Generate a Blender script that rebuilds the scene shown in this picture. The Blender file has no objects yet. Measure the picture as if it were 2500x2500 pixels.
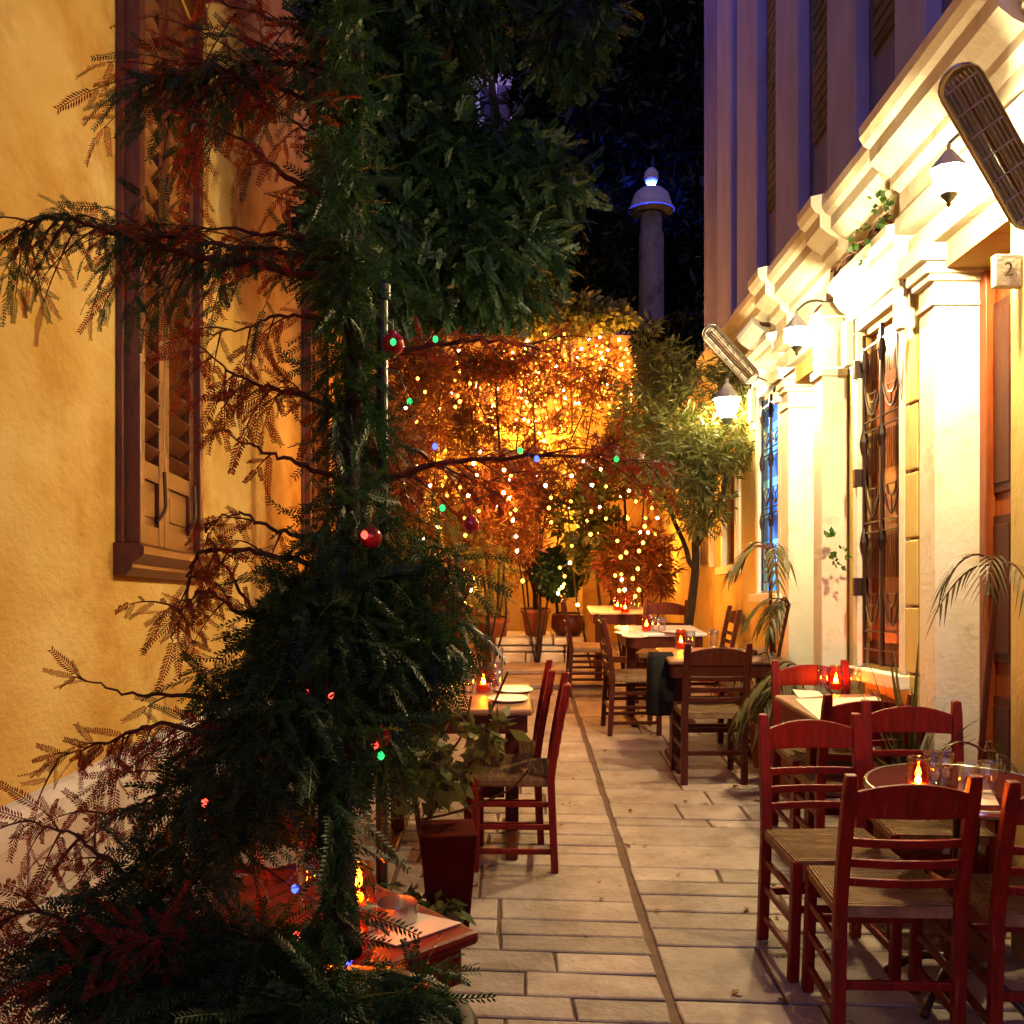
import bpy, math, random
import numpy as np
from mathutils import Vector, Matrix, Quaternion
random.seed(7); RNG = np.random.default_rng(11)
PI = math.pi
SC = bpy.context.scene
COL = SC.collection
A5 = math.radians(5.0); C5, S5 = math.cos(A5), math.sin(A5)
CAMH = 1.72
# ---------------------------------------------------------------- coordinates
# the alley floor climbs 5 degrees away from the viewer: F() = metres across, along and above the sloping floor
TA = S5/C5; HZ = 1468
def F(x, d, z=0.0): return Vector((x, d - z*S5, d*TA + z*C5))
RX = Matrix.Rotation(A5, 4, 'X')
def P(px, py, d): return Vector(((px-1250)/2500*d, d, CAMH + (HZ-py)/2500*d))
def floorM(x, d, yaw=0.0, z=0.0):
    return Matrix.Translation(F(x, d, z)) @ RX @ Matrix.Rotation(yaw, 4, 'Z')
# ---------------------------------------------------------------- mesh builder
class MB:
    def __init__(s): s.v = []; s.f = []
    def add(s, vs, fs):
        o = len(s.v); s.v += [tuple(v) for v in vs]; s.f += [tuple(i+o for i in f) for f in fs]; return s
    def box(s, x0, x1, y0, y1, z0, z1):
        if x0 > x1: x0, x1 = x1, x0
        if y0 > y1: y0, y1 = y1, y0
        if z0 > z1: z0, z1 = z1, z0
        vs = [(x0,y0,z0),(x1,y0,z0),(x1,y1,z0),(x0,y1,z0),(x0,y0,z1),(x1,y0,z1),(x1,y1,z1),(x0,y1,z1)]
        return s.add(vs, [(0,3,2,1),(4,5,6,7),(0,1,5,4),(1,2,6,5),(2,3,7,6),(3,0,4,7)])
    def bar(s, a, b, w, h, up=(0,0,1)):
        a = Vector(a); b = Vector(b); d = (b-a).normalized(); up = Vector(up)
        if abs(d.dot(up)) > .98: up = Vector((0,1,0))
        x = d.cross(up).normalized(); y = x.cross(d).normalized()
        vs = []
        for p in (a, b):
            for sx, sy in ((-1,-1),(1,-1),(1,1),(-1,1)): vs.append(p + x*(sx*w/2) + y*(sy*h/2))
        return s.add(vs, [(3,2,1,0),(4,5,6,7),(0,1,5,4),(1,2,6,5),(2,3,7,6),(3,0,4,7)])
    def tube(s, pts, rad, n=6, cap=True):
        pts = [Vector(p) for p in pts]
        if not hasattr(rad, '__len__'): rad = [rad]*len(pts)
        vs = []; fs = []; prev = None
        for i, p in enumerate(pts):
            d = (pts[min(i+1, len(pts)-1)] - pts[max(i-1, 0)])
            d = d.normalized() if d.length > 1e-9 else Vector((0,0,1))
            if prev is None:
                u = Vector((0,0,1)) if abs(d.z) < .9 else Vector((1,0,0))
                x = d.cross(u).normalized()
            else:
                x = (prev - d*prev.dot(d)); x = x.normalized() if x.length > 1e-6 else d.orthogonal().normalized()
            prev = x; y = d.cross(x)
            for k in range(n):
                a = 2*PI*k/n; vs.append(p + (x*math.cos(a) + y*math.sin(a))*rad[i])
        for i in range(len(pts)-1):
            for k in range(n):
                k2 = (k+1) % n; fs.append((i*n+k, i*n+k2, (i+1)*n+k2, (i+1)*n+k))
        if cap: fs.append(tuple(range(n))[::-1]); fs.append(tuple((len(pts)-1)*n+k for k in range(n)))
        return s.add(vs, fs)
    def lathe(s, prof, n=20, c=(0,0,0), close=False):
        vs = []; fs = []; c = Vector(c)
        for r, z in prof:
            for k in range(n): a = 2*PI*k/n; vs.append((c.x+r*math.cos(a), c.y+r*math.sin(a), c.z+z))
        m = len(prof)
        for i in range(m-1):
            for k in range(n): k2 = (k+1) % n; fs.append((i*n+k, i*n+k2, (i+1)*n+k2, (i+1)*n+k))
        if close: fs.append(tuple(range(n))[::-1]); fs.append(tuple((m-1)*n+k for k in range(n)))
        return s.add(vs, fs)
    def prism(s, poly, a, b):      # poly = [(u,w)], extruded between functions a(u,w), b(u,w)
        n = len(poly); vs = [a(*p) for p in poly] + [b(*p) for p in poly]
        fs = [tuple(range(n))[::-1], tuple(range(n, 2*n))] + [(i, (i+1) % n, n+(i+1) % n, n+i) for i in range(n)]
        return s.add(vs, fs)
    def build(s, name, mat, parent=None, bevel=0, smooth=False, matrix=None):
        me = bpy.data.meshes.new(name); me.from_pydata(s.v, [], s.f); me.update()
        import bmesh
        bm = bmesh.new(); bm.from_mesh(me); bmesh.ops.recalc_face_normals(bm, faces=bm.faces); bm.to_mesh(me); bm.free()
        return link(name, me, mat, parent, bevel, smooth, matrix)
def link(name, me, mat, parent=None, bevel=0, smooth=False, matrix=None):
    if mat is not None: me.materials.append(mat)
    if smooth: me.polygons.foreach_set('use_smooth', [True]*len(me.polygons))
    o = bpy.data.objects.new(name, me); COL.objects.link(o)
    if bevel:
        b = o.modifiers.new('bevel', 'BEVEL'); b.width = bevel; b.segments = 2; b.limit_method = 'ANGLE'; b.angle_limit = .7
    if matrix is not None: o.matrix_world = matrix
    if parent is not None: o.parent = parent
    return o
def tag(o, label=None, cat=None, group=None, kind=None):
    if label: o['label'] = label
    if cat: o['category'] = cat
    if group: o['group'] = group
    if kind: o['kind'] = kind
    return o
def empty(name, M, label, cat, group=None):
    o = bpy.data.objects.new(name, None); COL.objects.link(o); o.matrix_world = M; o.empty_display_size = .1
    return tag(o, label, cat, group)
def kids(o): return [c for c in COL.objects if c.parent == o]
def dup(root, M, label, group=None):
    def cp(o, par):
        c = o.copy(); COL.objects.link(c); c.parent = par
        for ch in kids(o): cp(ch, c)
        return c
    r = cp(root, None); r.matrix_world = M; r['label'] = label
    if group: r['group'] = group
    return r
# ---------------------------------------------------------------- materials
def newmat(name):
    m = bpy.data.materials.new(name); m.use_nodes = True; nt = m.node_tree; nt.nodes.clear()
    out = nt.nodes.new('ShaderNodeOutputMaterial'); return m, nt, out
def N(nt, t, **kw):
    n = nt.nodes.new(t)
    for k, v in kw.items():
        if k in n.inputs: n.inputs[k].default_value = v
        else: setattr(n, k, v)
    return n
def ramp(nt, fac, stops):
    r = nt.nodes.new('ShaderNodeValToRGB'); el = r.color_ramp.elements
    while len(el) < len(stops): el.new(.5)
    for e, (p, c) in zip(el, stops): e.position = p; e.color = (*c, 1)
    nt.links.new(fac, r.inputs[0]); return r.outputs[0]
def pm(name, c1, c2=None, scale=6, stretch=(1,1,1), rough=.6, bump=0, bscale=60, metal=0, spec=.4, mid=(.3,.7), coat=0, island=0, c3=None, s3=1.5, m3=(.5,.65)):
    m, nt, out = newmat(name); L = nt.links.new
    b = N(nt, 'ShaderNodeBsdfPrincipled', Roughness=rough, Metallic=metal)
    b.inputs['Specular IOR Level'].default_value = spec; b.inputs['Coat Weight'].default_value = coat
    L(b.outputs[0], out.inputs[0])
    tc = N(nt, 'ShaderNodeTexCoord'); mp = N(nt, 'ShaderNodeMapping'); mp.inputs['Scale'].default_value = stretch
    L(tc.outputs['Object'], mp.inputs[0])
    if c2 is None: c2 = tuple(x*.8 for x in c1)
    no = N(nt, 'ShaderNodeTexNoise', Scale=scale, Detail=6.0, Roughness=.62); L(mp.outputs[0], no.inputs['Vector'])
    col = ramp(nt, no.outputs[0], [(mid[0], c1), (mid[1], c2)])
    if c3 is not None:
        n3 = N(nt, 'ShaderNodeTexNoise', Scale=s3, Detail=5.0, Roughness=.7); L(mp.outputs[0], n3.inputs['Vector'])
        f3 = ramp(nt, n3.outputs[0], [(m3[0], (0,0,0)), (m3[1], (1,1,1))])
        mx = N(nt, 'ShaderNodeMix', data_type='RGBA'); L(f3, mx.inputs[0]); L(col, mx.inputs[6]); mx.inputs[7].default_value = (*c3, 1); col = mx.outputs[2]
    if island:
        ge = N(nt, 'ShaderNodeNewGeometry'); hs = N(nt, 'ShaderNodeHueSaturation'); mr = N(nt, 'ShaderNodeMapRange')
        mr.inputs['To Min'].default_value = 1-island; mr.inputs['To Max'].default_value = 1+island
        L(ge.outputs['Random Per Island'], mr.inputs[0]); L(mr.outputs[0], hs.inputs['Value']); L(col, hs.inputs['Color']); col = hs.outputs[0]
    L(col, b.inputs['Base Color'])
    if bump:
        n2 = N(nt, 'ShaderNodeTexNoise', Scale=bscale, Detail=5.0, Roughness=.6); L(mp.outputs[0], n2.inputs['Vector'])
        bp = N(nt, 'ShaderNodeBump', Strength=bump, Distance=.02); L(n2.outputs[0], bp.inputs['Height']); L(bp.outputs[0], b.inputs['Normal'])
    return m
def emit(name, c, s):
    m, nt, out = newmat(name); e = N(nt, 'ShaderNodeEmission', Color=(*c, 1), Strength=s); nt.links.new(e.outputs[0], out.inputs[0]); return m
def leafmat(name, c1, c2, trans=.3, rough=.45, spec=.35):
    m, nt, out = newmat(name); L = nt.links.new
    ge = N(nt, 'ShaderNodeNewGeometry'); col = ramp(nt, ge.outputs['Random Per Island'], [(.1, c1), (.9, c2)])
    b = N(nt, 'ShaderNodeBsdfPrincipled', Roughness=rough); b.inputs['Specular IOR Level'].default_value = spec; L(col, b.inputs['Base Color'])
    t = N(nt, 'ShaderNodeBsdfTranslucent'); L(col, t.inputs[0])
    mx = N(nt, 'ShaderNodeMixShader', Fac=trans); L(b.outputs[0], mx.inputs[1]); L(t.outputs[0], mx.inputs[2]); L(mx.outputs[0], out.inputs[0]); return m
def glassmat(name, tint=(1,1,1), refl=.14, rough=.03):
    m, nt, out = newmat(name); L = nt.links.new
    t = N(nt, 'ShaderNodeBsdfTransparent', Color=(*tint, 1)); g = N(nt, 'ShaderNodeBsdfGlossy', Roughness=rough)
    lw = N(nt, 'ShaderNodeLayerWeight', Blend=.35); ad = N(nt, 'ShaderNodeMath', operation='MULTIPLY_ADD'); ad.inputs[1].default_value = .75; ad.inputs[2].default_value = refl*.4
    L(lw.outputs['Facing'], ad.inputs[0])
    mx = N(nt, 'ShaderNodeMixShader'); L(ad.outputs[0], mx.inputs[0]); L(t.outputs[0], mx.inputs[1]); L(g.outputs[0], mx.inputs[2]); L(mx.outputs[0], out.inputs[0]); return m
def waxmat(name, c):
    m, nt, out = newmat(name); L = nt.links.new
    d = N(nt, 'ShaderNodeBsdfDiffuse', Color=(*c, 1)); t = N(nt, 'ShaderNodeBsdfTranslucent', Color=(*c, 1))
    mx = N(nt, 'ShaderNodeMixShader', Fac=.6); L(d.outputs[0], mx.inputs[1]); L(t.outputs[0], mx.inputs[2]); L(mx.outputs[0], out.inputs[0]); return m
M = {}
M['ochre'] = pm('ochre stucco', (.58,.41,.16), (.42,.23,.038), scale=2.6, stretch=(1,.42,.85), rough=.85, bump=.7, bscale=42, spec=.15, c3=(.33,.15,.02), s3=2.0, m3=(.48,.70))
M['taverna'] = pm('yellow render', (.70,.56,.22), (.58,.40,.10), scale=2.5, stretch=(1,1,.6), rough=.8, bump=.25, bscale=45, spec=.2, c3=(.44,.25,.05), s3=2.5, m3=(.55,.75))
M['cream'] = pm('cream paint', (.82,.78,.65), (.74,.67,.50), scale=5, rough=.65, bump=.25, bscale=30, spec=.3, c3=(.46,.34,.16), s3=3.5, m3=(.56,.80))
M['upper'] = pm('blue light tinted render', (.16,.17,.40), (.10,.10,.24), scale=3, stretch=(1,1,.4), rough=.85, bump=.2, spec=.15, c3=(.14,.08,.07), s3=1.6, m3=(.5,.75))  # blue light on the upper storey is put into this colour
M['pil'] = pm('blue light tinted pilaster', (.28,.29,.58), (.21,.21,.40), scale=4, stretch=(1,1,.4), rough=.85, bump=.15, spec=.15)  # same blue light painted into the pilaster colour
M['plinth'] = pm('pink stone', (.50,.40,.36), (.38,.28,.23), scale=4, stretch=(1,1,2), rough=.8, bump=.35, bscale=30, spec=.2)
M['mould'] = pm('pale stone moulding', (.60,.53,.50), (.46,.39,.35), scale=6, rough=.75, bump=.3, bscale=40, spec=.2)
M['stone'] = pm('flagstone', (.41,.325,.27), (.22,.16,.13), scale=4.5, rough=.58, bump=.55, bscale=30, spec=.35, island=.24, c3=(.11,.065,.045), s3=3.2, m3=(.48,.82), mid=(.25,.75))
M['grout'] = pm('grout', (.15,.085,.055), (.085,.045,.028), scale=9, rough=.9, bump=.3)
M['earth'] = pm('dark ground', (.022,.015,.010), (.010,.008,.006), scale=5, rough=.95)
M['white'] = pm('whitewash', (.75,.70,.62), (.55,.48,.40), scale=6, rough=.8, bump=.5, bscale=14, spec=.2)
M['redwood'] = pm('red brown varnished wood', (.20,.008,.004), (.09,.004,.003), scale=7, stretch=(6,6,.8), rough=.42, bump=.2, spec=.22, c3=(.26,.06,.025), s3=9, m3=(.60,.74))
M['darkwood'] = pm('dark brown wood', (.085,.016,.007), (.04,.008,.004), scale=7, stretch=(6,6,.8), rough=.42, bump=.08, spec=.22)
M['shutter'] = pm('brown painted shutter', (.13,.038,.011), (.055,.014,.005), scale=9, stretch=(3,3,.8), rough=.32, bump=.15, spec=.35)
M['orangewood'] = pm('orange varnished wood', (.30,.075,.014), (.14,.022,.006), scale=5, stretch=(5,5,.6), rough=.4, bump=.1)
def rushmat(name, c1, c2):
    m = pm(name, c1, c2, scale=14, stretch=(1,6,1), rough=.8, spec=.15); nt = m.node_tree; L = nt.links.new
    tc = N(nt, 'ShaderNodeTexCoord'); sp = N(nt, 'ShaderNodeSeparateXYZ'); L(tc.outputs['Object'], sp.inputs[0])
    ax = N(nt, 'ShaderNodeMath', operation='ABSOLUTE'); ay = N(nt, 'ShaderNodeMath', operation='ABSOLUTE'); L(sp.outputs[0], ax.inputs[0]); L(sp.outputs[1], ay.inputs[0])
    mx = N(nt, 'ShaderNodeMath', operation='MAXIMUM'); L(ax.outputs[0], mx.inputs[0]); L(ay.outputs[0], mx.inputs[1])
    mu = N(nt, 'ShaderNodeMath', operation='MULTIPLY'); L(mx.outputs[0], mu.inputs[0]); mu.inputs[1].default_value = 620
    sn = N(nt, 'ShaderNodeMath', operation='SINE'); L(mu.outputs[0], sn.inputs[0])
    bp = N(nt, 'ShaderNodeBump', Strength=.9, Distance=.004); L(sn.outputs[0], bp.inputs['Height'])
    pb = [n for n in nt.nodes if n.type == 'BSDF_PRINCIPLED'][0]; L(bp.outputs[0], pb.inputs['Normal']); return m
M['rush'] = rushmat('woven rush', (.32,.20,.10), (.13,.07,.035))
M['rush2'] = rushmat('worn brown rush', (.22,.12,.055), (.09,.045,.02))
M['tabletop'] = pm('worn table board', (.30,.15,.08), (.16,.06,.03), scale=5, stretch=(1,8,1), rough=.4, bump=.1)
M['marble'] = pm('white marble top', (.78,.75,.70), (.62,.58,.54), scale=4, rough=.3)
M['paper'] = pm('paper placemat', (.72,.60,.46), (.66,.52,.38), scale=9, rough=.8)
M['china'] = pm('white plate', (.78,.76,.70), (.72,.70,.64), scale=3, rough=.2)
M['steel'] = pm('steel', (.62,.60,.57), (.5,.48,.46), scale=20, rough=.25, metal=1)
M['brownpane'] = pm('red brown door leaf', (.34,.10,.04), (.17,.035,.014), scale=6, stretch=(3,3,.7), rough=.25, spec=.5)
M['iron'] = pm('black iron', (.045,.016,.010), (.022,.010,.007), scale=20, rough=.4, spec=.4)
M['verd'] = pm('grey green bronze', (.10,.11,.08), (.06,.06,.045), scale=20, rough=.4, metal=.4)
M['terra'] = pm('terracotta', (.36,.10,.035), (.25,.06,.02), scale=6, rough=.75, bump=.2)
M['maroon'] = pm('maroon glazed planter', (.065,.006,.005), (.035,.004,.003), scale=5, rough=.8, spec=.03)
M['blackpot'] = pm('black plastic pot', (.008,.007,.007), (.005,.005,.005), scale=5, rough=.6, spec=.15)
M['cloth'] = pm('black cloth', (.004,.003,.003), (.002,.002,.002), scale=9, rough=.9)
M['bark'] = pm('grey brown bark', (.045,.030,.018), (.02,.012,.008), scale=9, stretch=(4,4,.8), rough=.9, bump=.9, bscale=22, spec=.15)
M['twig'] = pm('red brown twig', (.10,.030,.014), (.05,.014,.008), scale=12, rough=.8, spec=.15)
M['pole'] = pm('dark painted pole', (.012,.010,.010), (.008,.007,.007), scale=8, rough=.4)
M['greymetal'] = pm('grey painted metal', (.5,.47,.42), (.42,.39,.35), scale=9, rough=.35)
M['conifer'] = leafmat('dark conifer needles', (.006,.026,.008), (.030,.064,.016), trans=.28, spec=.15)
M['redlit'] = leafmat('rusty conifer needles', (.28,.024,.005), (.085,.026,.006), trans=.45, spec=.12)  # red light fringe of the silhouetted sprays put into the needle colour
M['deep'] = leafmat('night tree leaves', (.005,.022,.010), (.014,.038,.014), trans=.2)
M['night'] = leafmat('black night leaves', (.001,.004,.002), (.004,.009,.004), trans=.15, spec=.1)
M['olive'] = leafmat('olive green leaves', (.06,.075,.018), (.13,.125,.035), trans=.35)
M['redleaf'] = leafmat('russet leaves', (.16,.03,.008), (.15,.065,.014), trans=.35)
M['shrub'] = leafmat('shrub leaves', (.03,.055,.014), (.10,.085,.022), trans=.35)
M['palm'] = leafmat('palm blades', (.06,.065,.02), (.13,.09,.03), trans=.3)
M['ivy'] = leafmat('ivy leaves', (.03,.08,.015), (.06,.12,.02), trans=.3)
M['glass'] = glassmat('clear glass')
M['redglass'] = glassmat('amber glass', (1,.55,.26), .12)
M['pane'] = pm('dark window pane', (.030,.010,.008), (.016,.006,.006), scale=2, rough=.12, spec=.6)
WARM = (1.0, .77, .38)
M['lampA'] = emit('lit opal lantern glass', WARM, 3000)
M['lampC'] = emit('lit small lantern glass', (1,.76,.30), 420)
M['bulb'] = emit('lit golden fairy bulb', (1,.40,.045), 12)
M['bulbhot'] = emit('bright fairy bulb', (1,.37,.045), 1600)
M['flame'] = emit('candle flame', (1,.36,.05), 1500)
M['wax'] = waxmat('red candle wax', (.98,.16,.02))
M['bluelit'] = emit('blue lit finial', (.02,.05,1), 3000)
M['ledred'] = emit('red christmas bulb', (1,.05,.03), 6); M['ledgreen'] = emit('green christmas bulb', (.03,.8,.16), 2.5); M['ledblue'] = emit('blue christmas bulb', (.05,.08,1), 6)
M['bauble'] = pm('red bauble', (.45,.012,.02), (.35,.008,.015), scale=2, rough=.12, spec=.8)
M['frost'] = pm('frosted dome', (.22,.22,.27), (.15,.15,.2), scale=6, rough=.6)
M['dimcol'] = pm('weathered grey column', (.10,.10,.10), (.05,.05,.05), scale=3, rough=.9, bump=.4, c3=(.03,.03,.025), s3=4)
M['ink'] = pm('black lettering', (.02,.015,.012), scale=3, rough=.6)
# blue lit stained pane
def bluepane():
    m, nt, out = newmat('blue lit pane'); L = nt.links.new
    tc = N(nt, 'ShaderNodeTexCoord'); no = N(nt, 'ShaderNodeTexNoise', Scale=2.2, Detail=2.0); L(tc.outputs['Object'], no.inputs[0])
    c = ramp(nt, no.outputs[0], [(.36, (.012,.06,.22)), (.47, (.02,.16,.70)), (.56, (.14,.46,1.0))])
    e = N(nt, 'ShaderNodeEmission', Strength=4.0); L(c, e.inputs[0]); g = N(nt, 'ShaderNodeBsdfGlossy', Roughness=.1)
    mx = N(nt, 'ShaderNodeMixShader', Fac=.12); L(e.outputs[0], mx.inputs[1]); L(g.outputs[0], mx.inputs[2]); L(mx.outputs[0], out.inputs[0]); return m
M['bluepane'] = bluepane()
# ---------------------------------------------------------------- foliage
def rotmats(d, nrm):
    d = d/np.linalg.norm(d, axis=1, keepdims=True)
    nrm = nrm - (nrm*d).sum(1, keepdims=True)*d; nrm = nrm/np.maximum(np.linalg.norm(nrm, axis=1, keepdims=True), 1e-6)
    y = np.cross(nrm, d); return np.stack([d, y, nrm], axis=2)
def scatter_mesh(name, parts):      # parts: list of (template verts, template quads, pos, dir, normal, scale)
    V = []; Q = []; off = 0
    for tv, tq, pos, d, nrm, sc in parts:
        if len(pos) == 0: continue
        R = rotmats(d, nrm); v = np.einsum('kij,nj->kni', R, tv)*sc[:, None, None] + pos[:, None, :]
        k, n = v.shape[:2]; q = (tq[None] + (np.arange(k)*n)[:, None, None]).reshape(-1, 4) + off
        V.append(v.reshape(-1, 3)); Q.append(q); off += k*n
    V = np.concatenate(V); Q = np.concatenate(Q)
    me = bpy.data.meshes.new(name); me.vertices.add(len(V)); me.vertices.foreach_set('co', V.astype(np.float32).ravel())
    me.loops.add(Q.size); me.loops.foreach_set('vertex_index', Q.astype(np.int32).ravel())
    me.polygons.add(len(Q)); me.polygons.foreach_set('loop_start', np.arange(0, Q.size, 4, dtype=np.int32)); me.update(calc_edges=True); me.validate()
    return me
def spray_t(pairs=12, L=.16, leaf=.034, w=.0030, ang=52, droop=.25):
    vs = []; qs = []
    def quad(a, b, w0, w1, side):
        o = len(vs); a = Vector(a); b = Vector(b); s = Vector(side).normalized()
        vs.extend([a-s*w0, a+s*w0, b+s*w1, b-s*w1]); qs.append((o, o+1, o+2, o+3))
    def ax(t): return Vector((L*t, 0, -droop*L*t*t))
    for i in range(3): quad(ax(i/3), ax((i+1)/3), .0016, .0012, (0,1,0))
    a = math.radians(ang)
    for i in range(pairs):
        t = (i+.6)/pairs; l = leaf*(1-.55*abs(t-.35)**1.2*1.3)*random.uniform(.8,1.12)
        for sg in (-1, 1):
            p = ax(t); dv = Vector((math.cos(a), sg*math.sin(a), -.22+random.uniform(-.18,.18))); e = p+dv*l; mid = p+dv*l*.5
            sd = Vector((-math.sin(a), sg*math.cos(a), 0)); o = len(vs)
            vs.extend([p, mid+sd*w, e, mid-sd*w]); qs.append((o, o+1, o+2, o+3))
    return np.array([tuple(v) for v in vs]), np.array(qs)
def clump_t(n=7, L=.09, w=.018, spread=1.0):
    vs = []; qs = []
    for i in range(n):
        d = Vector((random.uniform(.1,1), random.uniform(-1,1)*spread, random.uniform(-.8,.8)*spread)).normalized()
        b = Vector((random.uniform(0,.06), random.uniform(-.03,.03), random.uniform(-.03,.03)))*(L/.09); l = L*random.uniform(.6,1.1)
        s = d.cross(Vector((random.uniform(-1,1), random.uniform(-1,1), random.uniform(-1,1)))).normalized()*w*random.uniform(.7,1.1)
        o = len(vs); bend = Vector((0,0,-.12*l)); vs.extend([b, b+d*l*.5+s, b+d*l+bend, b+d*l*.5-s]); qs.append((o, o+1, o+2, o+3))
    return np.array([tuple(v) for v in vs]), np.array(qs)
SPR = [spray_t(15,.14,.025), spray_t(18,.17,.024), spray_t(13,.12,.028)]
FERN = [spray_t(11,.09,.018,.0036), spray_t(10,.085,.021,.004)]
NAR = [clump_t(8,.10,.008,.8), clump_t(9,.12,.009,.9)]
BRD = [clump_t(6,.08,.022), clump_t(7,.10,.026)]
def in_ell(n, c, r):
    v = RNG.normal(size=(n,3)); v /= np.linalg.norm(v, axis=1, keepdims=True); v *= RNG.uniform(0,1,(n,1))**(1/2.4)
    return np.array(c) + v*np.array(r), v
def ell_sets(ells, temps, droop=.5, out=.9, jit=.7, smin=.7, smax=1.3):
    parts = []
    for c, r, n in ells:
        pos, v = in_ell(n, c, r)
        d = v*out + RNG.normal(size=v.shape)*jit; d[:, 2] -= droop
        nr = RNG.normal(size=v.shape)*.6 + np.array([0,0,1]); sc = RNG.uniform(smin, smax, n)
        pick = RNG.integers(0, len(temps), n)
        for k, (tv, tq) in enumerate(temps):
            m = pick == k; parts.append((tv, tq, pos[m], d[m], nr[m], sc[m]))
    return parts
def more(e, k): return [(c, r_, int(n*k)) for c, r_, n in e]
def pell(px, py, rx, ry, D, dD, n):
    c = P(px, py, D); return ((c.x, c.y, c.z), (rx/2500*D, dD, ry/2500*D), n)
def polyline(pts, step=.02):
    out = []
    for a, b in zip(pts[:-1], pts[1:]):
        a = Vector(a); b = Vector(b); k = max(1, int((b-a).length/step))
        for i in range(k): out.append(a.lerp(b, i/k))
    out.append(Vector(pts[-1])); return out
def wob(pts, amp):
    return [p + Vector((random.uniform(-1,1), random.uniform(-1,1), random.uniform(-1,1)))*amp for p in pts]
def smoothpts(pts, n=6):
    pts = [Vector(p) for p in pts]; out = []
    for i in range(len(pts)-1):
        p0 = pts[max(i-1,0)]; p1 = pts[i]; p2 = pts[i+1]; p3 = pts[min(i+2, len(pts)-1)]
        for k in range(n):
            t = k/n; out.append(.5*((2*p1)+(p2-p0)*t+(2*p0-5*p1+4*p2-p3)*t*t+(3*p1-p0-3*p2+p3)*t**3))
    out.append(pts[-1]); return out
# ---------------------------------------------------------------- ground
floorM0 = Matrix(((1,0,0,0),(0,1,-S5,0),(0,TA,C5,0),(0,0,0,1)))
g = MB(); g.add([(-40,-6,-.035),(40,-6,-.035),(40,60,-.035),(-40,60,-.035)], [(0,1,2,3)])
tag(g.build('ground', M['earth'], matrix=floorM0), kind='structure')
pav = MB()
pav.add([(-3.2,-1,-.012),(2.4,-1,-.012),(2.4,14,-.012),(-3.2,14,-.012)], [(0,1,2,3)])
tag(pav.build('paving_bed', M['grout'], matrix=floorM0), kind='structure')
def rows(ys):
    return [CAMH*2500/(y-1250) for y in ys]
RL = [2700,2600,2500,2443,2382,2331,2289,2252,2203,2117,2087,2066,2040,2012,1991,1942,1905,1860,1812,1775,1742,1709,1680,1655,1634,1615,1600,1588,1576,1567]
RR = [2800,2650,2560,2500,2438,2306,2264,2222,2182,2150,2117,2061,2014,1996,1960,1925,1880,1830,1790,1750,1712,1680,1655,1634,1615,1600,1588,1576,1567]
sl = MB()
def slab(x0, x1, d0, d1):
    g_ = .007; x0 += g_; x1 -= g_; d0 += g_; d1 -= g_; zt = random.uniform(-.0015,.0015); e = .006
    sh = lambda x, d: d - .07*(x-.555)
    jx = lambda: random.uniform(-.006,.006)
    c = [(x0+jx(), d0+jx()), (x1+jx(), d0+jx()), (x1+jx(), d1+jx()), (x0+jx(), d1+jx())]
    cx = sum(p[0] for p in c)/4; cy = sum(p[1] for p in c)/4
    top = [(x + math.copysign(e, cx-x), sh(x, y + math.copysign(e, cy-y)), zt) for x, y in c]
    bot = [(x, sh(x, y), -.011) for x, y in c]; mid = [(x, sh(x, y), zt-.005) for x, y in c]
    sl.add(bot+mid+top, [(8,9,10,11)] + [(i, (i+1)%4, 4+(i+1)%4, 4+i) for i in range(4)] + [(4+i, 4+(i+1)%4, 8+(i+1)%4, 8+i) for i in range(4)])
for ys, xa, xb in ((RL, -3.1, .545), (RR, .568, 2.3)):
    ds = rows(ys)
    for d0, d1 in zip(ds[:-1], ds[1:]):
        x = xb if xa < 0 else xa; sgn = -1 if xa < 0 else 1; wide = (d1-d0) < .13
        while (x > xa) if sgn < 0 else (x < xb):
            w = random.uniform(.5,1.15) if wide else random.uniform(.32,.8)
            x2 = x + sgn*w; x2 = max(x2, xa) if sgn < 0 else min(x2, xb)
            if abs(x2-x) > .04: slab(min(x,x2), max(x,x2), d0, d1)
            x = x2
tag(sl.build('paving', M['stone'], matrix=floorM0), kind='structure')
lp_t = [(np.array([(0,0,0),(.02,.014,.006),(.05,0,.002),(.02,-.014,.005)]), np.array([(0,1,2,3)]))]
nl = 260; lx = np.where(RNG.random(nl) < .6, RNG.uniform(-1.0,-.1,nl), RNG.uniform(.2,1.9,nl)); ld = RNG.uniform(2.6,11,nl)
lpos = np.array([tuple(F(a, b, .006)) for a, b in zip(lx, ld)]); ldir = RNG.normal(size=(nl,3))*np.array([1,1,.12])
tag(link('fallen_leaves', scatter_mesh('fallen_leaves', [(lp_t[0][0], lp_t[0][1], lpos, ldir, np.tile([0,0,1.0],(nl,1))+RNG.normal(size=(nl,3))*.2, RNG.uniform(.5,1.1,nl))]), M['redleaf']), kind='stuff')
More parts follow.
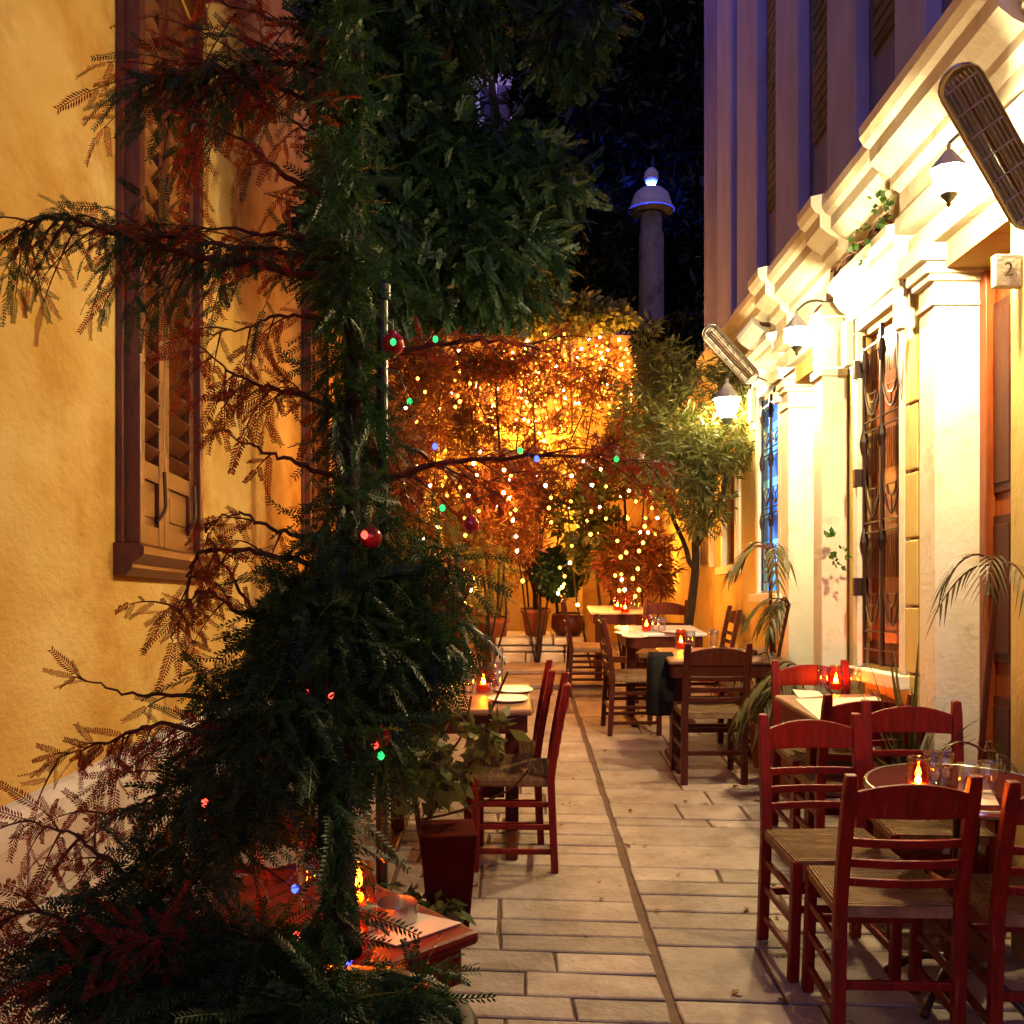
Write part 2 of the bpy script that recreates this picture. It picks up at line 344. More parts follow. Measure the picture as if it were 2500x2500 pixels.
# ---------------------------------------------------------------- right-hand taverna building (world axes; n = out into the alley)
XR = 1.95
def sR(px, X=XR): return X*2500/(px-1250)
def hitR(px, py, n=0.0):
    X = XR-n; D = X*2500/(px-1250); p = P(px, py, D); return p.y, p.z
tav = empty('taverna_building', Matrix.Translation((XR, 0, 0)), 'long cream and yellow taverna house with pilasters, grilles and cornice along the alley', 'building')
def rb(mb, n0, n1, s0, s1, z0, z1): return mb.box(-n0, -n1, s0, s1, z0, z1)
w = MB()
D1 = (sR(2468), sR(2300), 3.22); WN = (sR(2210), sR(2113), 1.38, 3.18); D2 = (sR(2030), sR(1937), 3.22)
WB = (sR(1910), sR(1864), 1.80, 3.27); W3 = (sR(1802), sR(1775), 2.05, 3.05); ZT = 4.0; T = -.30
def piece(s0, s1, z0=-.6, z1=ZT): rb(w, T, 0, s0, s1, z0, z1)
piece(-2, D1[0]); piece(D1[0], D1[1], D1[2], ZT); piece(D1[1], WN[0]); piece(WN[0], WN[1], -.6, WN[2]); piece(WN[0], WN[1], WN[3], ZT)
piece(WN[1], D2[0]); piece(D2[0], D2[1], D2[2], ZT); piece(D2[1], WB[0]); piece(WB[0], WB[1], -.6, WB[2]); piece(WB[0], WB[1], WB[3], ZT)
piece(WB[1], W3[0]); piece(W3[0], W3[1], -.6, W3[2]); piece(W3[0], W3[1], W3[3], ZT); piece(W3[1], 13.6)
w.build('wall', M['taverna'], tav)
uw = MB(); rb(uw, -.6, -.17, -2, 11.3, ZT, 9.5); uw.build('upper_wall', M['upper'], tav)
for x0, x1 in ((1768,1802),(1818,1868),(1915,1972),(2045,2117),(2215,2292)):
    a, b = sR(x1, XR+.15), sR(x0, XR+.15)
    m_ = MB(); rb(m_, -.17, -.08, a, b, 4.03, 9.4); rb(m_, -.17, -.05, a-.04, b+.04, 4.03, 4.35); m_.build('pilaster', M['pil'], tav, bevel=.01)
for x0, x1 in ((1875,1908),(1985,2035),(2130,2200)):
    a, b = sR(x1, XR+.15), sR(x0, XR+.15)
    m_ = MB(); rb(m_, -.17, -.145, a, b, 4.9, 7.2)
    z = 4.95
    while z < 7.1: rb(m_, -.145, -.132, a+.05, b-.05, z, z+.05); z += .08
    m_.build('upper_shutter', M['dimcol'], tav)
# cornice, with breaks forward
prof = [(0,3.46),(.05,3.46),(.05,3.53),(.025,3.55),(.025,3.66),(.07,3.69),(.07,3.735),(.12,3.76),(.17,3.80),(.17,3.87),(.20,3.885),(.22,3.92),(.22,3.97),(0,4.035)]
co = MB()
for s0, s1, k in ((-2,3.6,0),(3.6,4.9,.07),(4.9,5.72,0),(5.72,6.0,.06),(6.0,6.95,0),(6.95,7.25,.06),(7.25,9.6,0)):
    pr = [(n + (k if n > 0 else 0), z + (.012 if k else 0)) for n, z in prof]
    co.prism(pr, lambda n, z: (-n, s0+.0005, z), lambda n, z: (-n, s1-.0005, z))
co.build('cornice', M['cream'], tav)
# pilasters flanking both doors: cream jamb faces with stepped capitals
for (s0, s1, zc) in ((D1[1]-.004, D1[1]+.175, 0), (D2[1]-.004, D2[1]+.2, 0)):
    m_ = MB(); rb(m_, -.215, .035, s0, s1, -.5, 3.06); rb(m_, -.225, .05, s0-.012, s1+.012, 3.06, 3.085)
    rb(m_, -.215, .038, s0-.002, s1, 3.085, 3.17); rb(m_, -.235, .065, s0-.02, s1+.02, 3.17, 3.20); rb(m_, -.245, .085, s0-.035, s1+.035, 3.20, 3.25); rb(m_, -.26, .12, s0-.055, s1+.055, 3.25, 3.33)
    rb(m_, -.21, .036, s0-.003, s1+.01, -.5, .62)
    m_.build('pillar', M['cream'], tav, bevel=.006)
for (d, s1) in ((D1, D1[1]+.26), (D2, D2[1]+.22)):
    m_ = MB(); rb(m_, -.05, .06, d[0]-.22, s1-.02, 3.335, 3.44); rb(m_, -.05, .03, d[0]-.2, s1-.05, 3.225, 3.332) if False else None
    rb(m_, -.05, .045, d[0]-.2, s1-.04, 3.442, 3.458); m_.build('door_lintel', M['cream'], tav, bevel=.006)
# doors
for (d, mt) in ((D1, 'orangewood'), (D2, 'darkwood')):
    m_ = MB(); rb(m_, -.28, -.215, d[0]-.1, d[1]+.1, -.5, 3.21)
    dr = m_.build('door', M[mt], tav)
    f = MB(); mid = (d[0]+d[1])/2
    for z0, z1 in ((.75,1.3),(1.45,2.1),(2.2,3.05)):
        for a, b in ((d[0]+.06, mid-.05),(mid+.05, d[1]-.04)):
            rb(f, -.215, -.20, a, b, z0, z1); rb(f, -.20, -.192, a+.04, b-.04, z0+.04, z1-.04)
    f.build('door_panel', M['darkwood'], dr, bevel=.006)
    h = MB(); h.tube([(.19, d[1]-.12, 1.75), (.155, d[1]-.12, 1.75), (.155, d[1]-.12, 1.88), (.19, d[1]-.12, 1.88)], .009); h.build('handle', M['steel'], dr)
    jf = MB(); rb(jf, -.212, -.165, d[1]-.07, d[1]-.006, -.4, 3.2); jf.build('door_frame', M['orangewood'], dr, bevel=.005)
# quoin blocks between the pillar and the grille window
q = MB(); z = .4
while z < 3.0:
    rb(q, 0, .03, D1[1]+.215, WN[0]-.07, z, z+.315); z += .325
q.build('quoin', M['taverna'], tav, bevel=.008)
# windows with iron grilles
def grille(mb, s0, s1, z0, z1, n):
    t = .008; zm = lambda f: z0+(z1-z0)*f
    for k, s in enumerate((s0+.015, (s0+s1)/2, s1-.015)):
        mb.tube([(-n, s, z0), (-n, s, z1)], t*(1.7 if k == 1 else 1.1), 6)
    for f in (.045,.10,.395,.425,.70,.73,.955): mb.tube([(-n, s0, zm(f)), (-n, s1, zm(f))], t*.75, 5)
    for a, b in ((s0+.015,(s0+s1)/2),((s0+s1)/2, s1-.015)):
        c = (a+b)/2; r = (b-a)/2-.014
        for f0, f1 in ((.12,.385),(.44,.69),(.745,.94)):
            za, zb = zm(f0), zm(f1); H = zb-za
            mb.tube(smoothpts([(-n, c-r, zb), (-n, c-r*.98, za+.45*H), (-n, c-r*.62, za+.16*H), (-n, c, za), (-n, c+r*.62, za+.16*H), (-n, c+r*.98, za+.45*H), (-n, c+r, zb)], 3), t*.75, 5)
            mb.tube(smoothpts([(-n, c-r*.5, za+.34*H), (-n, c-r*.35, za+.24*H), (-n, c, za+.2*H), (-n, c+r*.35, za+.24*H), (-n, c+r*.5, za+.34*H)], 3), t*.6, 5)
            mb.tube([(-n, c-r*.5, za+.34*H), (-n, c+r*.5, za+.34*H)], t*.5, 5); mb.tube([(-n, c, za), (-n, c, za+.2*H)], t*.6, 5)
            for e in (-1, 1):
                mb.lathe([(0,-.09),(.016,-.05),(.024,.0),(.018,.04),(0,.11)], 8, (-n, c+e*(r+.014), zb-.03))
            for k in range(9): mb.tube([(-n, c-r+2*r*k/8, za+.52*H), (-n, c-r+2*r*k/8, zb-.01)], t*.32, 4)
def window(wd, panemat, hdr=True, gr=True, fm='cream', ng=.012):
    s0, s1, z0, z1 = wd
    p = MB(); rb(p, -.10, -.035, s0-.05, s1+.05, z0-.05, z1+.05); pn = p.build('window', panemat, tav)
    f = MB(); e = .075
    rb(f, -.12, .034, s0-e, s0-.002, z0-.02, z1+.03); rb(f, -.12, .045, s1+.002, s1+e, z0-.02, z1+.03); rb(f, -.12, .045, s0-e, s1+e, z1+.032, z1+.10)
    rb(f, .0, .025, s0-e-.05, s0-e-.002, z0-.02, z1+.1); rb(f, .0, .025, s1+e+.002, s1+e+.05, z0-.02, z1+.1)
    rb(f, -.12, .085, s0-e-.06, s1+e+.06, z0-.09, z0-.022); f.build('window_frame', M[fm], pn, bevel=.006)
    if hdr:
        h = MB(); pr = [(0,.11),(.05,.11),(.05,.17),(.09,.20),(.12,.24),(.12,.275),(.16,.30),(.16,.34),(0,.37)]
        h.prism(pr, lambda n, z: (-n, s0-e-.10, z1+z), lambda n, z: (-n, s1+e+.10, z1+z))
        for s in (s0-e-.07, s1+e-.01): rb(h, .046, .085, s, s+.08, z1-.14, z1+.108)
        h.build('window_header', M[fm], pn)
    if gr:
        gm = MB(); grille(gm, s0, s1, z0, z1, ng); gm.build('window_grille', M['iron'], pn)
    return pn
wa = window(WN, M['brownpane'])
lp = MB(); rb(lp, -.034, -.02, WN[0], WN[1], WN[2], WN[2]+.12); lp.build('window_rail', M['darkwood'], wa, bevel=.004)
for z in (1.75, 2.35, 2.95): sh = MB(); rb(sh, -.02, .06, WN[1]+.0, WN[1]+.04, z, z+.10); sh.build('hinge', M['iron'], wa, bevel=.004)
wb_ = window(WB, M['bluepane'])
window(W3, M['pane'], hdr=False, gr=False)
w4 = (9.9, 10.5, 2.1, 3.1)
p = MB(); rb(p, .0, .02, *w4); pn4 = p.build('window', M['darkwood'], tav); p = MB(); rb(p, 0, .05, 9.83, 9.9, 2.05, 3.15); rb(p, 0, .05, 10.5, 10.57, 2.05, 3.15); rb(p, 0, .05, 9.9, 10.5, 3.1, 3.15); p.build('window_frame', M['cream'], pn4)
# downpipe with hopper, plinth
dp = MB(); sd = (sR(2075)+sR(2050))/2
dp.box(-.16, -.01, sd-.085, sd+.085, .55, 3.45); dp.box(-.175, -.01, sd-.10, sd+.10, 3.02, 3.07); dp.box(-.175, -.01, sd-.10, sd+.10, 3.36, 3.42)
dp.build('pilaster_strip', M['cream'], tav, bevel=.008)
pl = MB(); rb(pl, 0, .05, D1[1]+.2, D2[0]-.03, -.5, .92); rb(pl, 0, .05, D2[1]+.22, 13.5, -.5, 1.08); pl.build('plinth', M['terra'], tav, bevel=.01)
pl = MB(); rb(pl, 0, .07, D2[1]+.22, 13.5, 1.083, 1.12); rb(pl, 0, .07, D1[1]+.2, D2[0]-.03, .923, .95); pl.build('plinth_cap', M['cream'], tav, bevel=.006)
# sill ledge line, cables
cb = MB(); cb.tube(smoothpts([(-.03, 6.95, 3.30), (-.12, 7.15, 3.24), (-.10, 7.5, 3.34), (-.2, 7.7, 3.45), (-.08, 7.95, 3.5), (-.03, 8.2, 3.40)], 5), .008, 5)
cb.build('cable', M['iron'], tav); cb = MB(); cb.tube(smoothpts([(-.03, 4.75, 3.36), (-.06, 4.95, 3.25), (-.05, 5.05, 2.95), (-.03, 5.03, 2.7)], 5), .006, 5); cb.build('cable', M['iron'], tav)
# house number plate
npl = empty('number_plate', Matrix.Translation((XR-.055, sR(2482)-.03, hitR(2478,672)[1])), 'small pale house number plate reading 2 beside the wooden door', 'sign')
m_ = MB(); m_.box(-.05, .052, -.02, .02, -.062, .062); m_.build('plate', M['cream'], npl, bevel=.004)
cu = bpy.data.curves.new('numeral', 'FONT'); cu.body = '2'; cu.size = .075; cu.align_x = 'CENTER'; cu.align_y = 'CENTER'; cu.extrude = .001
tmp = bpy.data.objects.new('numeral_text', cu); COL.objects.link(tmp); bpy.context.view_layer.update()
nme = bpy.data.meshes.new_from_object(tmp.evaluated_get(bpy.context.evaluated_depsgraph_get())); bpy.data.objects.remove(tmp)
nt_ = link('numeral', nme, M['ink'], npl); nt_.location = (.0, -.0222, 0); nt_.rotation_euler = (PI/2, 0, 0)
# ivy on the window header
c0 = (XR-.13, (WN[0]+WN[1])/2, WN[3]+.40)
iv = MB(); 
for k in range(5):
    s = WN[0]-.1; pts = [(XR-.1-.05*random.random(), s+i*.12, WN[3]+.38+random.uniform(-.02,.05)) for i in range(8)]; iv.tube(smoothpts(pts, 3), .006, 4)
ivo = iv.build('ivy', M['twig']); tag(ivo, 'dry ivy stems trailing over the moulded header of the grille window', 'ivy')
me = scatter_mesh('ivy_leaves', ell_sets([((XR-.16, WN[0]+.12, WN[3]+.34), (.05,.10,.12), 10), ((XR-.14, WN[0]-.02, WN[3]+.46), (.04,.1,.10), 10), ((XR-.12, WN[1]+.1, WN[3]-1.2), (.04,.05,.12), 8)], [clump_t(4,.045,.016)], .3))
link('leaves', me, M['ivy'], ivo)
# ---------------------------------------------------------------- wall lanterns
def lantern(name, pos, wallx, mat, k, label):
    r = empty(name, Matrix.Translation(pos), label, 'lantern', 'wall lanterns')
    b = MB(); wx = (wallx-pos[0])/k
    b.tube(smoothpts([(wx-.01, 0, .10), (wx*.6, 0, .30), (wx*.25, 0, .32), (0, 0, .235)], 6), [.012]*19, 6); b.lathe([(.0,-.01),(.055,-.01),(.06,0),(.0,.012)], 12, (wx-.02, 0, .1))
    b.box(wx-.03, wx-.003, -.05, .05, 0.0, .2); b.tube(smoothpts([(wx-.01,0,.04),(wx*.55,0,.12),(wx*.5,0,.22)],4), .007, 5)
    b.build('bracket', M['verd'], r, smooth=False)
    c = MB(); c.lathe([(0,.235),(.012,.232),(.016,.215),(.010,.20),(.03,.185),(.055,.15),(.085,.115),(.108,.085),(.116,.066),(.09,.073)], 8); c.build('cap', M['greymetal'], r)
    g_ = MB(); g_.lathe([(.0,-.085),(.05,-.085),(.066,-.05),(.085,.0),(.10,.05),(.098,.071),(.0,.071)], 12); g_.build('lit_glass', mat, r, smooth=True)
    f = MB(); f.lathe([(.052,-.084),(.055,-.095),(.03,-.125),(.012,-.14),(.016,-.155),(.008,-.17),(0,-.175)], 10); f.build('finial', M['verd'], r, smooth=True)
    e = MB()
    for i in range(6):
        a = 2*PI*i/6; ca, sa = math.cos(a), math.sin(a); e.tube([(.054*ca,.054*sa,-.084),(.090*ca,.090*sa,.0),(.104*ca,.104*sa,.074)], .004, 4)
    e.build('cage', M['verd'], r)
    r.scale = (k, k, k); return r
lantern('wall_lantern', P(2316,440,3.92), XR+.0, M['lampA'], .60, 'lit lantern on curved bracket beside the orange wooden door, nearest of the lanterns')
lantern('wall_lantern', P(1945,822,5.95), XR, M['lampA'], .64, 'lit lantern on curved bracket above the white pillar by the blue window')
lantern('wall_lantern', P(1775,995,8.2), XR, M['lampC'], 1.0, 'small lit lantern half hidden in olive tree foliage, farthest of the lanterns')
# ---------------------------------------------------------------- infrared heaters on brackets
def heater(a, b, wid, wallpt, label):
    a = Vector(a); b = Vector(b); L = (b-a).length; x = (b-a).normalized(); n = Vector((-.35,-.9,-.12)); n = (n - x*n.dot(x)).normalized(); y = n.cross(x)
    Mx = Matrix((( x.x, y.x, n.x, a.x),(x.y, y.y, n.y, a.y),(x.z, y.z, n.z, a.z),(0,0,0,1)))
    r = empty('patio_heater', Mx, label, 'heater', 'patio heaters'); h = wid/2
    def oval(z, k=1.0):
        pts = []
        for i in range(9): t = PI/2+PI*i/8; pts.append((h+h*k*math.cos(t), h*k*math.sin(t), z))
        for i in range(9): t = -PI/2+PI*i/8; pts.append((L-h+h*k*math.cos(t), h*k*math.sin(t), z))
        return pts
    hs = MB(); o0 = oval(-.05,.75); o1 = oval(0); o2 = oval(.0,.9); o3 = oval(-.04,.6); n_ = len(o0)
    hs.add(o0+o1+o2+o3, [tuple(range(n_))] + [(j*n_+i, j*n_+(i+1)%n_, (j+1)*n_+(i+1)%n_, (j+1)*n_+i) for j in range(3) for i in range(n_)] + [tuple(3*n_+i for i in range(n_))])
    hs.build('housing', M['greymetal'], r, bevel=.002)
    g_ = MB(); o = oval(.03,.95); g_.tube(o+[o[0]], .006, 5)
    for k in range(9):
        yy = -h*.8+1.6*h*k/8; g_.tube([(h*.5, yy, .012), (h*.8, yy, .034), (L-h*.8, yy, .034), (L-h*.5, yy, .012)], .0026, 4)
    for k in range(7): xx = h*.8+(L-1.6*h)*k/6; g_.tube([(xx, -h*.93, .01), (xx, -h*.8, .036), (xx, h*.8, .036), (xx, h*.93, .01)], .0034, 4)
    g_.build('grille', M['steel'], r)
    t = MB(); t.tube([(h*.7, 0, .012), (L-h*.7, 0, .012)], .012, 8); t.build('heating_tube', M['tabletop'], r, smooth=True)
    br = MB(); w_ = Mx.inverted() @ Vector(wallpt); br.tube([(L*.6, 0, -.05), (L*.6+.02, 0, -.10), w_], .014, 6); br.build('bracket', M['greymetal'], r)
    return r
heater(P(2318,165,2.95), P(2530,545,3.15), .125, (XR, P(2500,330,3.2).y+.25, P(2500,330,3.2).z+.1), 'grilled patio heater at the top right, beside the nearest lantern')
heater(P(1722,798,6.9), P(1842,928,7.1), .125, (XR, 7.35, 3.35), 'grilled patio heater tilted above the blue window')
m_ = MB(); a, b = P(1818,838,7.5), P(1856,792,7.4); m_.tube([a, b], .085, 14); cy = m_.build('floodlight', M['greymetal'], bevel=.01); tag(cy, 'grey cylindrical floodlight under the cornice behind the tilted heater', 'floodlight')
m_ = MB(); m_.tube([b, (XR, b.y+.1, b.z+.02)], .018, 6); m_.build('arm', M['iron'], cy)
# ---------------------------------------------------------------- left ochre house
TH = math.atan(.075); LO = Vector((-1.275, 0, 0)); LM = Matrix.Translation(LO) @ Matrix.Rotation(TH, 4, 'Z')
och = empty('ochre_house', LM, 'tall ochre stucco house with brown louvred shutters and pink stone base', 'building')
def hitL(px, py, n=0.0):
    c = P(1250, 1250, 0); d = P(px, py, 1)-c; nv = Vector((math.cos(TH), math.sin(TH), 0)); t = (n-(c-LO).dot(nv))/d.dot(nv); p = LM.inverted() @ (c+d*t); return p.y, p.z
def lb(mb, n0, n1, s0, s1, z0, z1): return mb.box(n0, n1, s0, s1, z0, z1)
w0, zb = hitL(300,1322); w1, _ = hitL(466,1322); zt = zb+2.75
x0, zb2 = hitL(738,1300); x1, _ = hitL(792,1300)
w = MB(); TL = -.35
def lp_(s0, s1, z0, z1): lb(w, TL, 0, s0, s1, z0, z1)
lp_(-3, w0, -.6, 9); lp_(w0, w1, -.6, zb); lp_(w0, w1, zt, 9); lp_(w1, x0, -.6, 9); lp_(x0, x1, -.6, zb2); lp_(x0, x1, zb2+2.4, 9); lp_(x1, 14.5, -.6, 9)
w.build('wall', M['ochre'], och)
_, zm0 = hitL(0,2062); _, zm1 = hitL(0,1975)
mo = MB(); pr = [(0,zm0),(.05,zm0),(.05,zm0+.025),(.065,zm0+.03),(.065,zm1-.03),(.05,zm1-.012),(.03,zm1),(0,zm1+.004)]
mo.prism(pr, lambda n, z: (n, -3, z), lambda n, z: (n, 14, z)); mo.build('base_moulding', M['mould'], och)
bs = MB(); s = -3; 
for r_ in range(4):
    z1_ = zm0-.003-r_*.24; s = -3 - .3*(r_ % 2)
    while s < 14: l = random.uniform(.5,.9); lb(bs, 0, .035+random.uniform(-.003,.003), s, s+l-.008, z1_-.232, z1_); s += l
bs.build('plinth', M['plinth'], och, bevel=.006)
def shutters(s0, s1, z0, z1, slats=24):
    b = MB(); lb(b, -.26, -.22, s0-.05, s1+.05, z0-.05, z1+.05); win = b.build('window', M['pane'], och)
    f = MB(); lb(f, -.05, .09, s0-.07, s0, z0-.01, z1+.05); lb(f, -.05, .05, s1, s1+.07, z0-.01, z1+.05); lb(f, -.05, .07, s0-.07, s1+.07, z1+.052, z1+.14)
    lb(f, .0, .03, s0-.10, s0-.071, z0-.01, z1+.05)
    f.build('window_frame', M['shutter'], win, bevel=.006)
    sl_ = MB(); pr = [(0,-.14),(.05,-.14),(.075,-.11),(.075,-.095),(.10,-.075),(.12,-.055),(.12,-.025),(.10,-.012),(0,-.011)]
    sl_.prism(pr, lambda n, z: (n, s0-.13, z0+z), lambda n, z: (n, s1+.12, z0+z)); sl_.build('sill', M['shutter'], win)
    m = (s0+s1)/2
    for k, (a, c) in enumerate(((s0+.004, m-.004), (m+.004, s1-.004))):
        q = MB(); st = .085; pt = z0+.37
        lb(q, -.03, .015, a, a+st, z0+.005, z1-.005); lb(q, -.03, .015, c-st, c, z0+.005, z1-.005)
        for za, zc in ((z0+.005, z0+.09), (pt-.08, pt), (z1-.1, z1-.005)): lb(q, -.028, .013, a+st, c-st, za, zc)
        lb(q, -.02, -.004, a+st, c-st, z0+.09, pt-.08); lb(q, -.004, .006, a+st+.04, c-st-.04, z0+.13, pt-.12)
        z = pt+.012
        while z < z1-.13:
            q.bar((-.012, a+st-.004, z+.03), (-.012, c-st+.004, z+.03), .013, .088, (.72, 0, .69)); z += .106
        q.build('shutter', M['shutter'], win, bevel=.0025)
        h = MB(); h.tube(smoothpts([(.03, c-st*.6, pt-.02), (.035, c-st*.6, pt-.14), (.035, c-st*.75, pt-.2), (.02, c-st*1.6, pt-.26)], 4), .009, 6); h.build('shutter_latch', M['iron'], win)
shutters(w0, w1, zb, zt)
shutters(x0, x1, zb2, zb2+2.4)
# ---------------------------------------------------------------- back of the court
bw = MB(); bw.box(-4.2, 3.2, 13.4, 13.8, -.5, 5.2); tag(bw.build('garden_wall', M['ochre']), 'ochre courtyard wall at the far end, glowing behind the fairy lights', 'wall')
# scalloped pale parapet in front of it
top = [(1040,1030),(1062,1012),(1085,1018),(1120,1050),(1160,1062),(1205,1062),(1222,1040),(1250,1040),(1290,1066),(1340,1056),(1370,1040),(1402,1044),(1420,1072)]
pts = [P(x, y, 12.7) for x, y in top]; m_ = MB(); poly = [(p.x, p.z) for p in pts] + [(pts[-1].x, .6), (pts[0].x, .6)]
m_.prism(poly, lambda x, z: (x, 12.55, z), lambda x, z: (x, 12.85, z)); tag(m_.build('parapet', M['taverna'], bevel=.03), 'pale scalloped parapet lit up below the fairy lights', 'wall')
# whitewashed stone bench
bn = MB(); zz = 0
for hgt, n_ in ((.20,3),(.07,4),(.09,3)):
    x = -.18
    while x < .75:
        l = random.uniform(.22,.45); bn.box(x, min(x+l-.014, .78), 11.1+random.uniform(-.015,.015), 11.75, zz+.006, zz+hgt-.008); x += l
    zz += hgt
bno = bn.build('stone_bench', M['white'], bevel=.018, matrix=floorM0); tag(bno, 'low whitewashed rubble stone bench at the end of the alley', 'bench')
stp = MB(); stp.box(-1.6, .9, 9.9, 11.05, 0, .05); stp.box(-1.6, .9, 10.5, 11.05, .053, .10)
tag(stp.build('step', M['stone'], matrix=floorM0, bevel=.01), kind='structure')
# blue lit rubble tower far off, and chimney with blue lamp
m_ = MB(); z = .8; ztop = P(1260,235,17.0).z
while z < ztop:
    x = P(1180,300,17.0).x + random.uniform(-.12,.1)
    while x < P(1330,300,17.0).x: l = random.uniform(.25,.5); m_.box(x, x+l-.03, 17.0+random.uniform(-.05,.05), 17.6, z, z+.25); x += l
    z += .28
tag(m_.build('stone_tower', M['upper'], bevel=.05), 'rubble stone tower wall catching blue light behind the dark tree', 'tower')  # blue of the light is also in the block colour
col = empty('lamp_column', Matrix.Translation((P(1590,790,15).x, 15, 0)), 'pale round column topped by a domed blue lamp', 'street lamp')
zz0 = P(1590,515,15).z
m_ = MB(); m_.lathe([(.20,0),(.185,zz0-.35),(.16,zz0-.33),(.16,zz0-.05)], 20); m_.build('column', M['dimcol'], col, smooth=True)
m_ = MB(); m_.lathe([(.34,0),(.345,.02),(.31,.05),(.29,.12),(.25,.24),(.17,.31),(.06,.34),(.05,.36)], 24, (0,0,zz0)); m_.lathe([(.33,-.01),(.0,-.012)], 24, (0,0,zz0)); m_.build('dome', M['frost'], col, smooth=True)
m_ = MB(); m_.lathe([(0,0),(.07,.03),(.11,.11),(.10,.19),(.05,.25),(0,.26)], 16, (0,0,zz0+.37)); m_.build('finial', M['frost'], col, smooth=True)
m_ = MB(); m_.lathe([(.052,.335),(.075,.35),(.052,.372)], 16, (0,0,zz0)); m_.build('blue_lamp', M['bluelit'], col, smooth=True)
# dark painted pole
pole = MB(); b0 = F(-.356, 2.8, 0); pole.tube([b0, b0+Vector((0,0,2.30))], .0165, 12); pole.tube([b0+Vector((0,0,2.30)), b0+Vector((0,0,2.34))], .024, 12)
po = pole.build('pole', M['pole'], smooth=False); tag(po, 'dark slim pole standing behind the conifer', 'pole')
# ---------------------------------------------------------------- chairs
def make_chair(M0, label, group, wood='redwood', rush='rush'):
    r = empty('taverna_chair', M0, label, 'chair', group); W = .19; Dp = .17
    yb = lambda z: -Dp - .02 - (.075*((z-.45)/.45)**1.2 if z > .45 else 0) + (.0 if z > .45 else -.02*(.45-z)/.45)
    for sx in (-1, 1):
        q = MB(); zs = [0,.25,.45,.55,.65,.75,.85,.905]
        pts = [Vector((sx*W, yb(z), z)) for z in zs]
        vs = []; 
        for p_, z in zip(pts, zs):
            hw = .021 if z < .86 else .017; vs += [p_+Vector((-hw,-.018,0)), p_+Vector((hw,-.018,0)), p_+Vector((hw,.018,0)), p_+Vector((-hw,.018,0))]
        fs = [(3,2,1,0), tuple(4*(len(zs)-1)+i for i in range(4))]
        for i in range(len(zs)-1): fs += [(4*i+k, 4*i+(k+1)%4, 4*i+4+(k+1)%4, 4*i+4+k) for k in range(4)]
        q.add(vs, fs); q.build('rear_post', M[wood], r, bevel=.005)
        q = MB(); q.bar((sx*W, Dp, 0), (sx*(W-.004), Dp, .455), .038, .038); q.build('front_leg', M[wood], r, bevel=.006)
    def rail(za, zb, arch=0, th=.016):
        q = MB(); n = 10; vs = []
        for i in range(n+1):
            t = -1+2*i/n; x = t*(W-.012); bow = -.022*(1-t*t); zt = zb + arch*(1-t*t); y0 = yb((za+zb)/2)+bow
            vs += [(x, y0-th/2, za), (x, y0+th/2, za), (x, yb(zb)+bow+th/2, zt), (x, yb(zb)+bow-th/2, zt)]
        fs = [(0,1,2,3), tuple(4*n+k for k in (3,2,1,0))]
        for i in range(n): fs += [(4*i+k, 4*i+4+k, 4*i+4+(k+1)%4, 4*i+(k+1)%4) for k in range(4)]
        q.add(vs, fs); return q
    rail(.765,.845,.034).build('top_rail', M[wood], r, bevel=.004)
    for za in (.665,.595,.53): rail(za, za+.028).build('back_slat', M[wood], r, bevel=.003)
    s = MB(); n = 10; vs = []; h = .455
    for i in range(n+1):
        for j in range(n+1):
            u = -1+2*i/n; v = -1+2*j/n; dip = .018*(1-u*u)*(1-v*v); ridge = .006*(1-min(1, abs(abs(u)-abs(v))*6)); ed = .0 if max(abs(u),abs(v)) < .95 else -.008
            vs.append((u*(W+.012), v*(Dp+.018), h+.012-dip+ridge*.4+ed))
    m = len(vs); vs += [(x, y, z-.045) for x, y, z in vs]; fs = []
    ix = lambda i, j: i*(n+1)+j
    for i in range(n):
        for j in range(n): fs += [(ix(i,j), ix(i+1,j), ix(i+1,j+1), ix(i,j+1)), (m+ix(i,j), m+ix(i,j+1), m+ix(i+1,j+1), m+ix(i+1,j))]
    for i in range(n):
        fs += [(ix(i,0), m+ix(i,0), m+ix(i+1,0), ix(i+1,0)), (ix(i,n), ix(i+1,n), m+ix(i+1,n), m+ix(i,n)), (ix(0,i), ix(0,i+1), m+ix(0,i+1), m+ix(0,i)), (ix(n,i), m+ix(n,i), m+ix(n,i+1), ix(n,i+1))]
    s.add(vs, fs); s.build('seat', M[rush], r, bevel=.010, smooth=False)
    for sx in (-1, 1):
        for z in (.10,.22,.33):
            q = MB(); q.bar((sx*W, -Dp-.02, z), (sx*W, Dp, z), .018, .026); q.build('side_stretcher', M[wood], r, bevel=.003)
    for z in (.27,.36): q = MB(); q.bar((-W, Dp, z), (W, Dp, z), .018, .026); q.build('front_stretcher', M[wood], r, bevel=.003)
    q = MB(); q.bar((-W, -Dp-.03, .20), (W, -Dp-.03, .20), .018, .03); q.build('rear_stretcher', M[wood], r, bevel=.003)
    return r
CG = 'rush seated taverna chairs'
c1 = make_chair(floorM(1.245, 3.50, -.03), 'red wooden chair in the foreground with its back turned, in front of the round table', CG)
chairs = [
 (1.21, 3.93, PI+.05, 'red wooden chair with stacked bar back, left of the round table and facing the viewer'),
 (1.70, 4.22, PI-.06, 'red wooden chair with arched top rail, behind the round table and below the spiky palm'),
 (1.715, 3.42, -.05, 'red wooden chair cut off by the right edge, close to the round table'),
 (1.63, 5.42, PI, 'red wooden chair with arched rail, between small candle table and grille window'),
 (1.59, 4.90, .02, 'dark red chair with its back turned, at the small table below the grille window'),
]
for x, d, yw, lab in chairs: dup(c1, floorM(x, d, yw), lab)
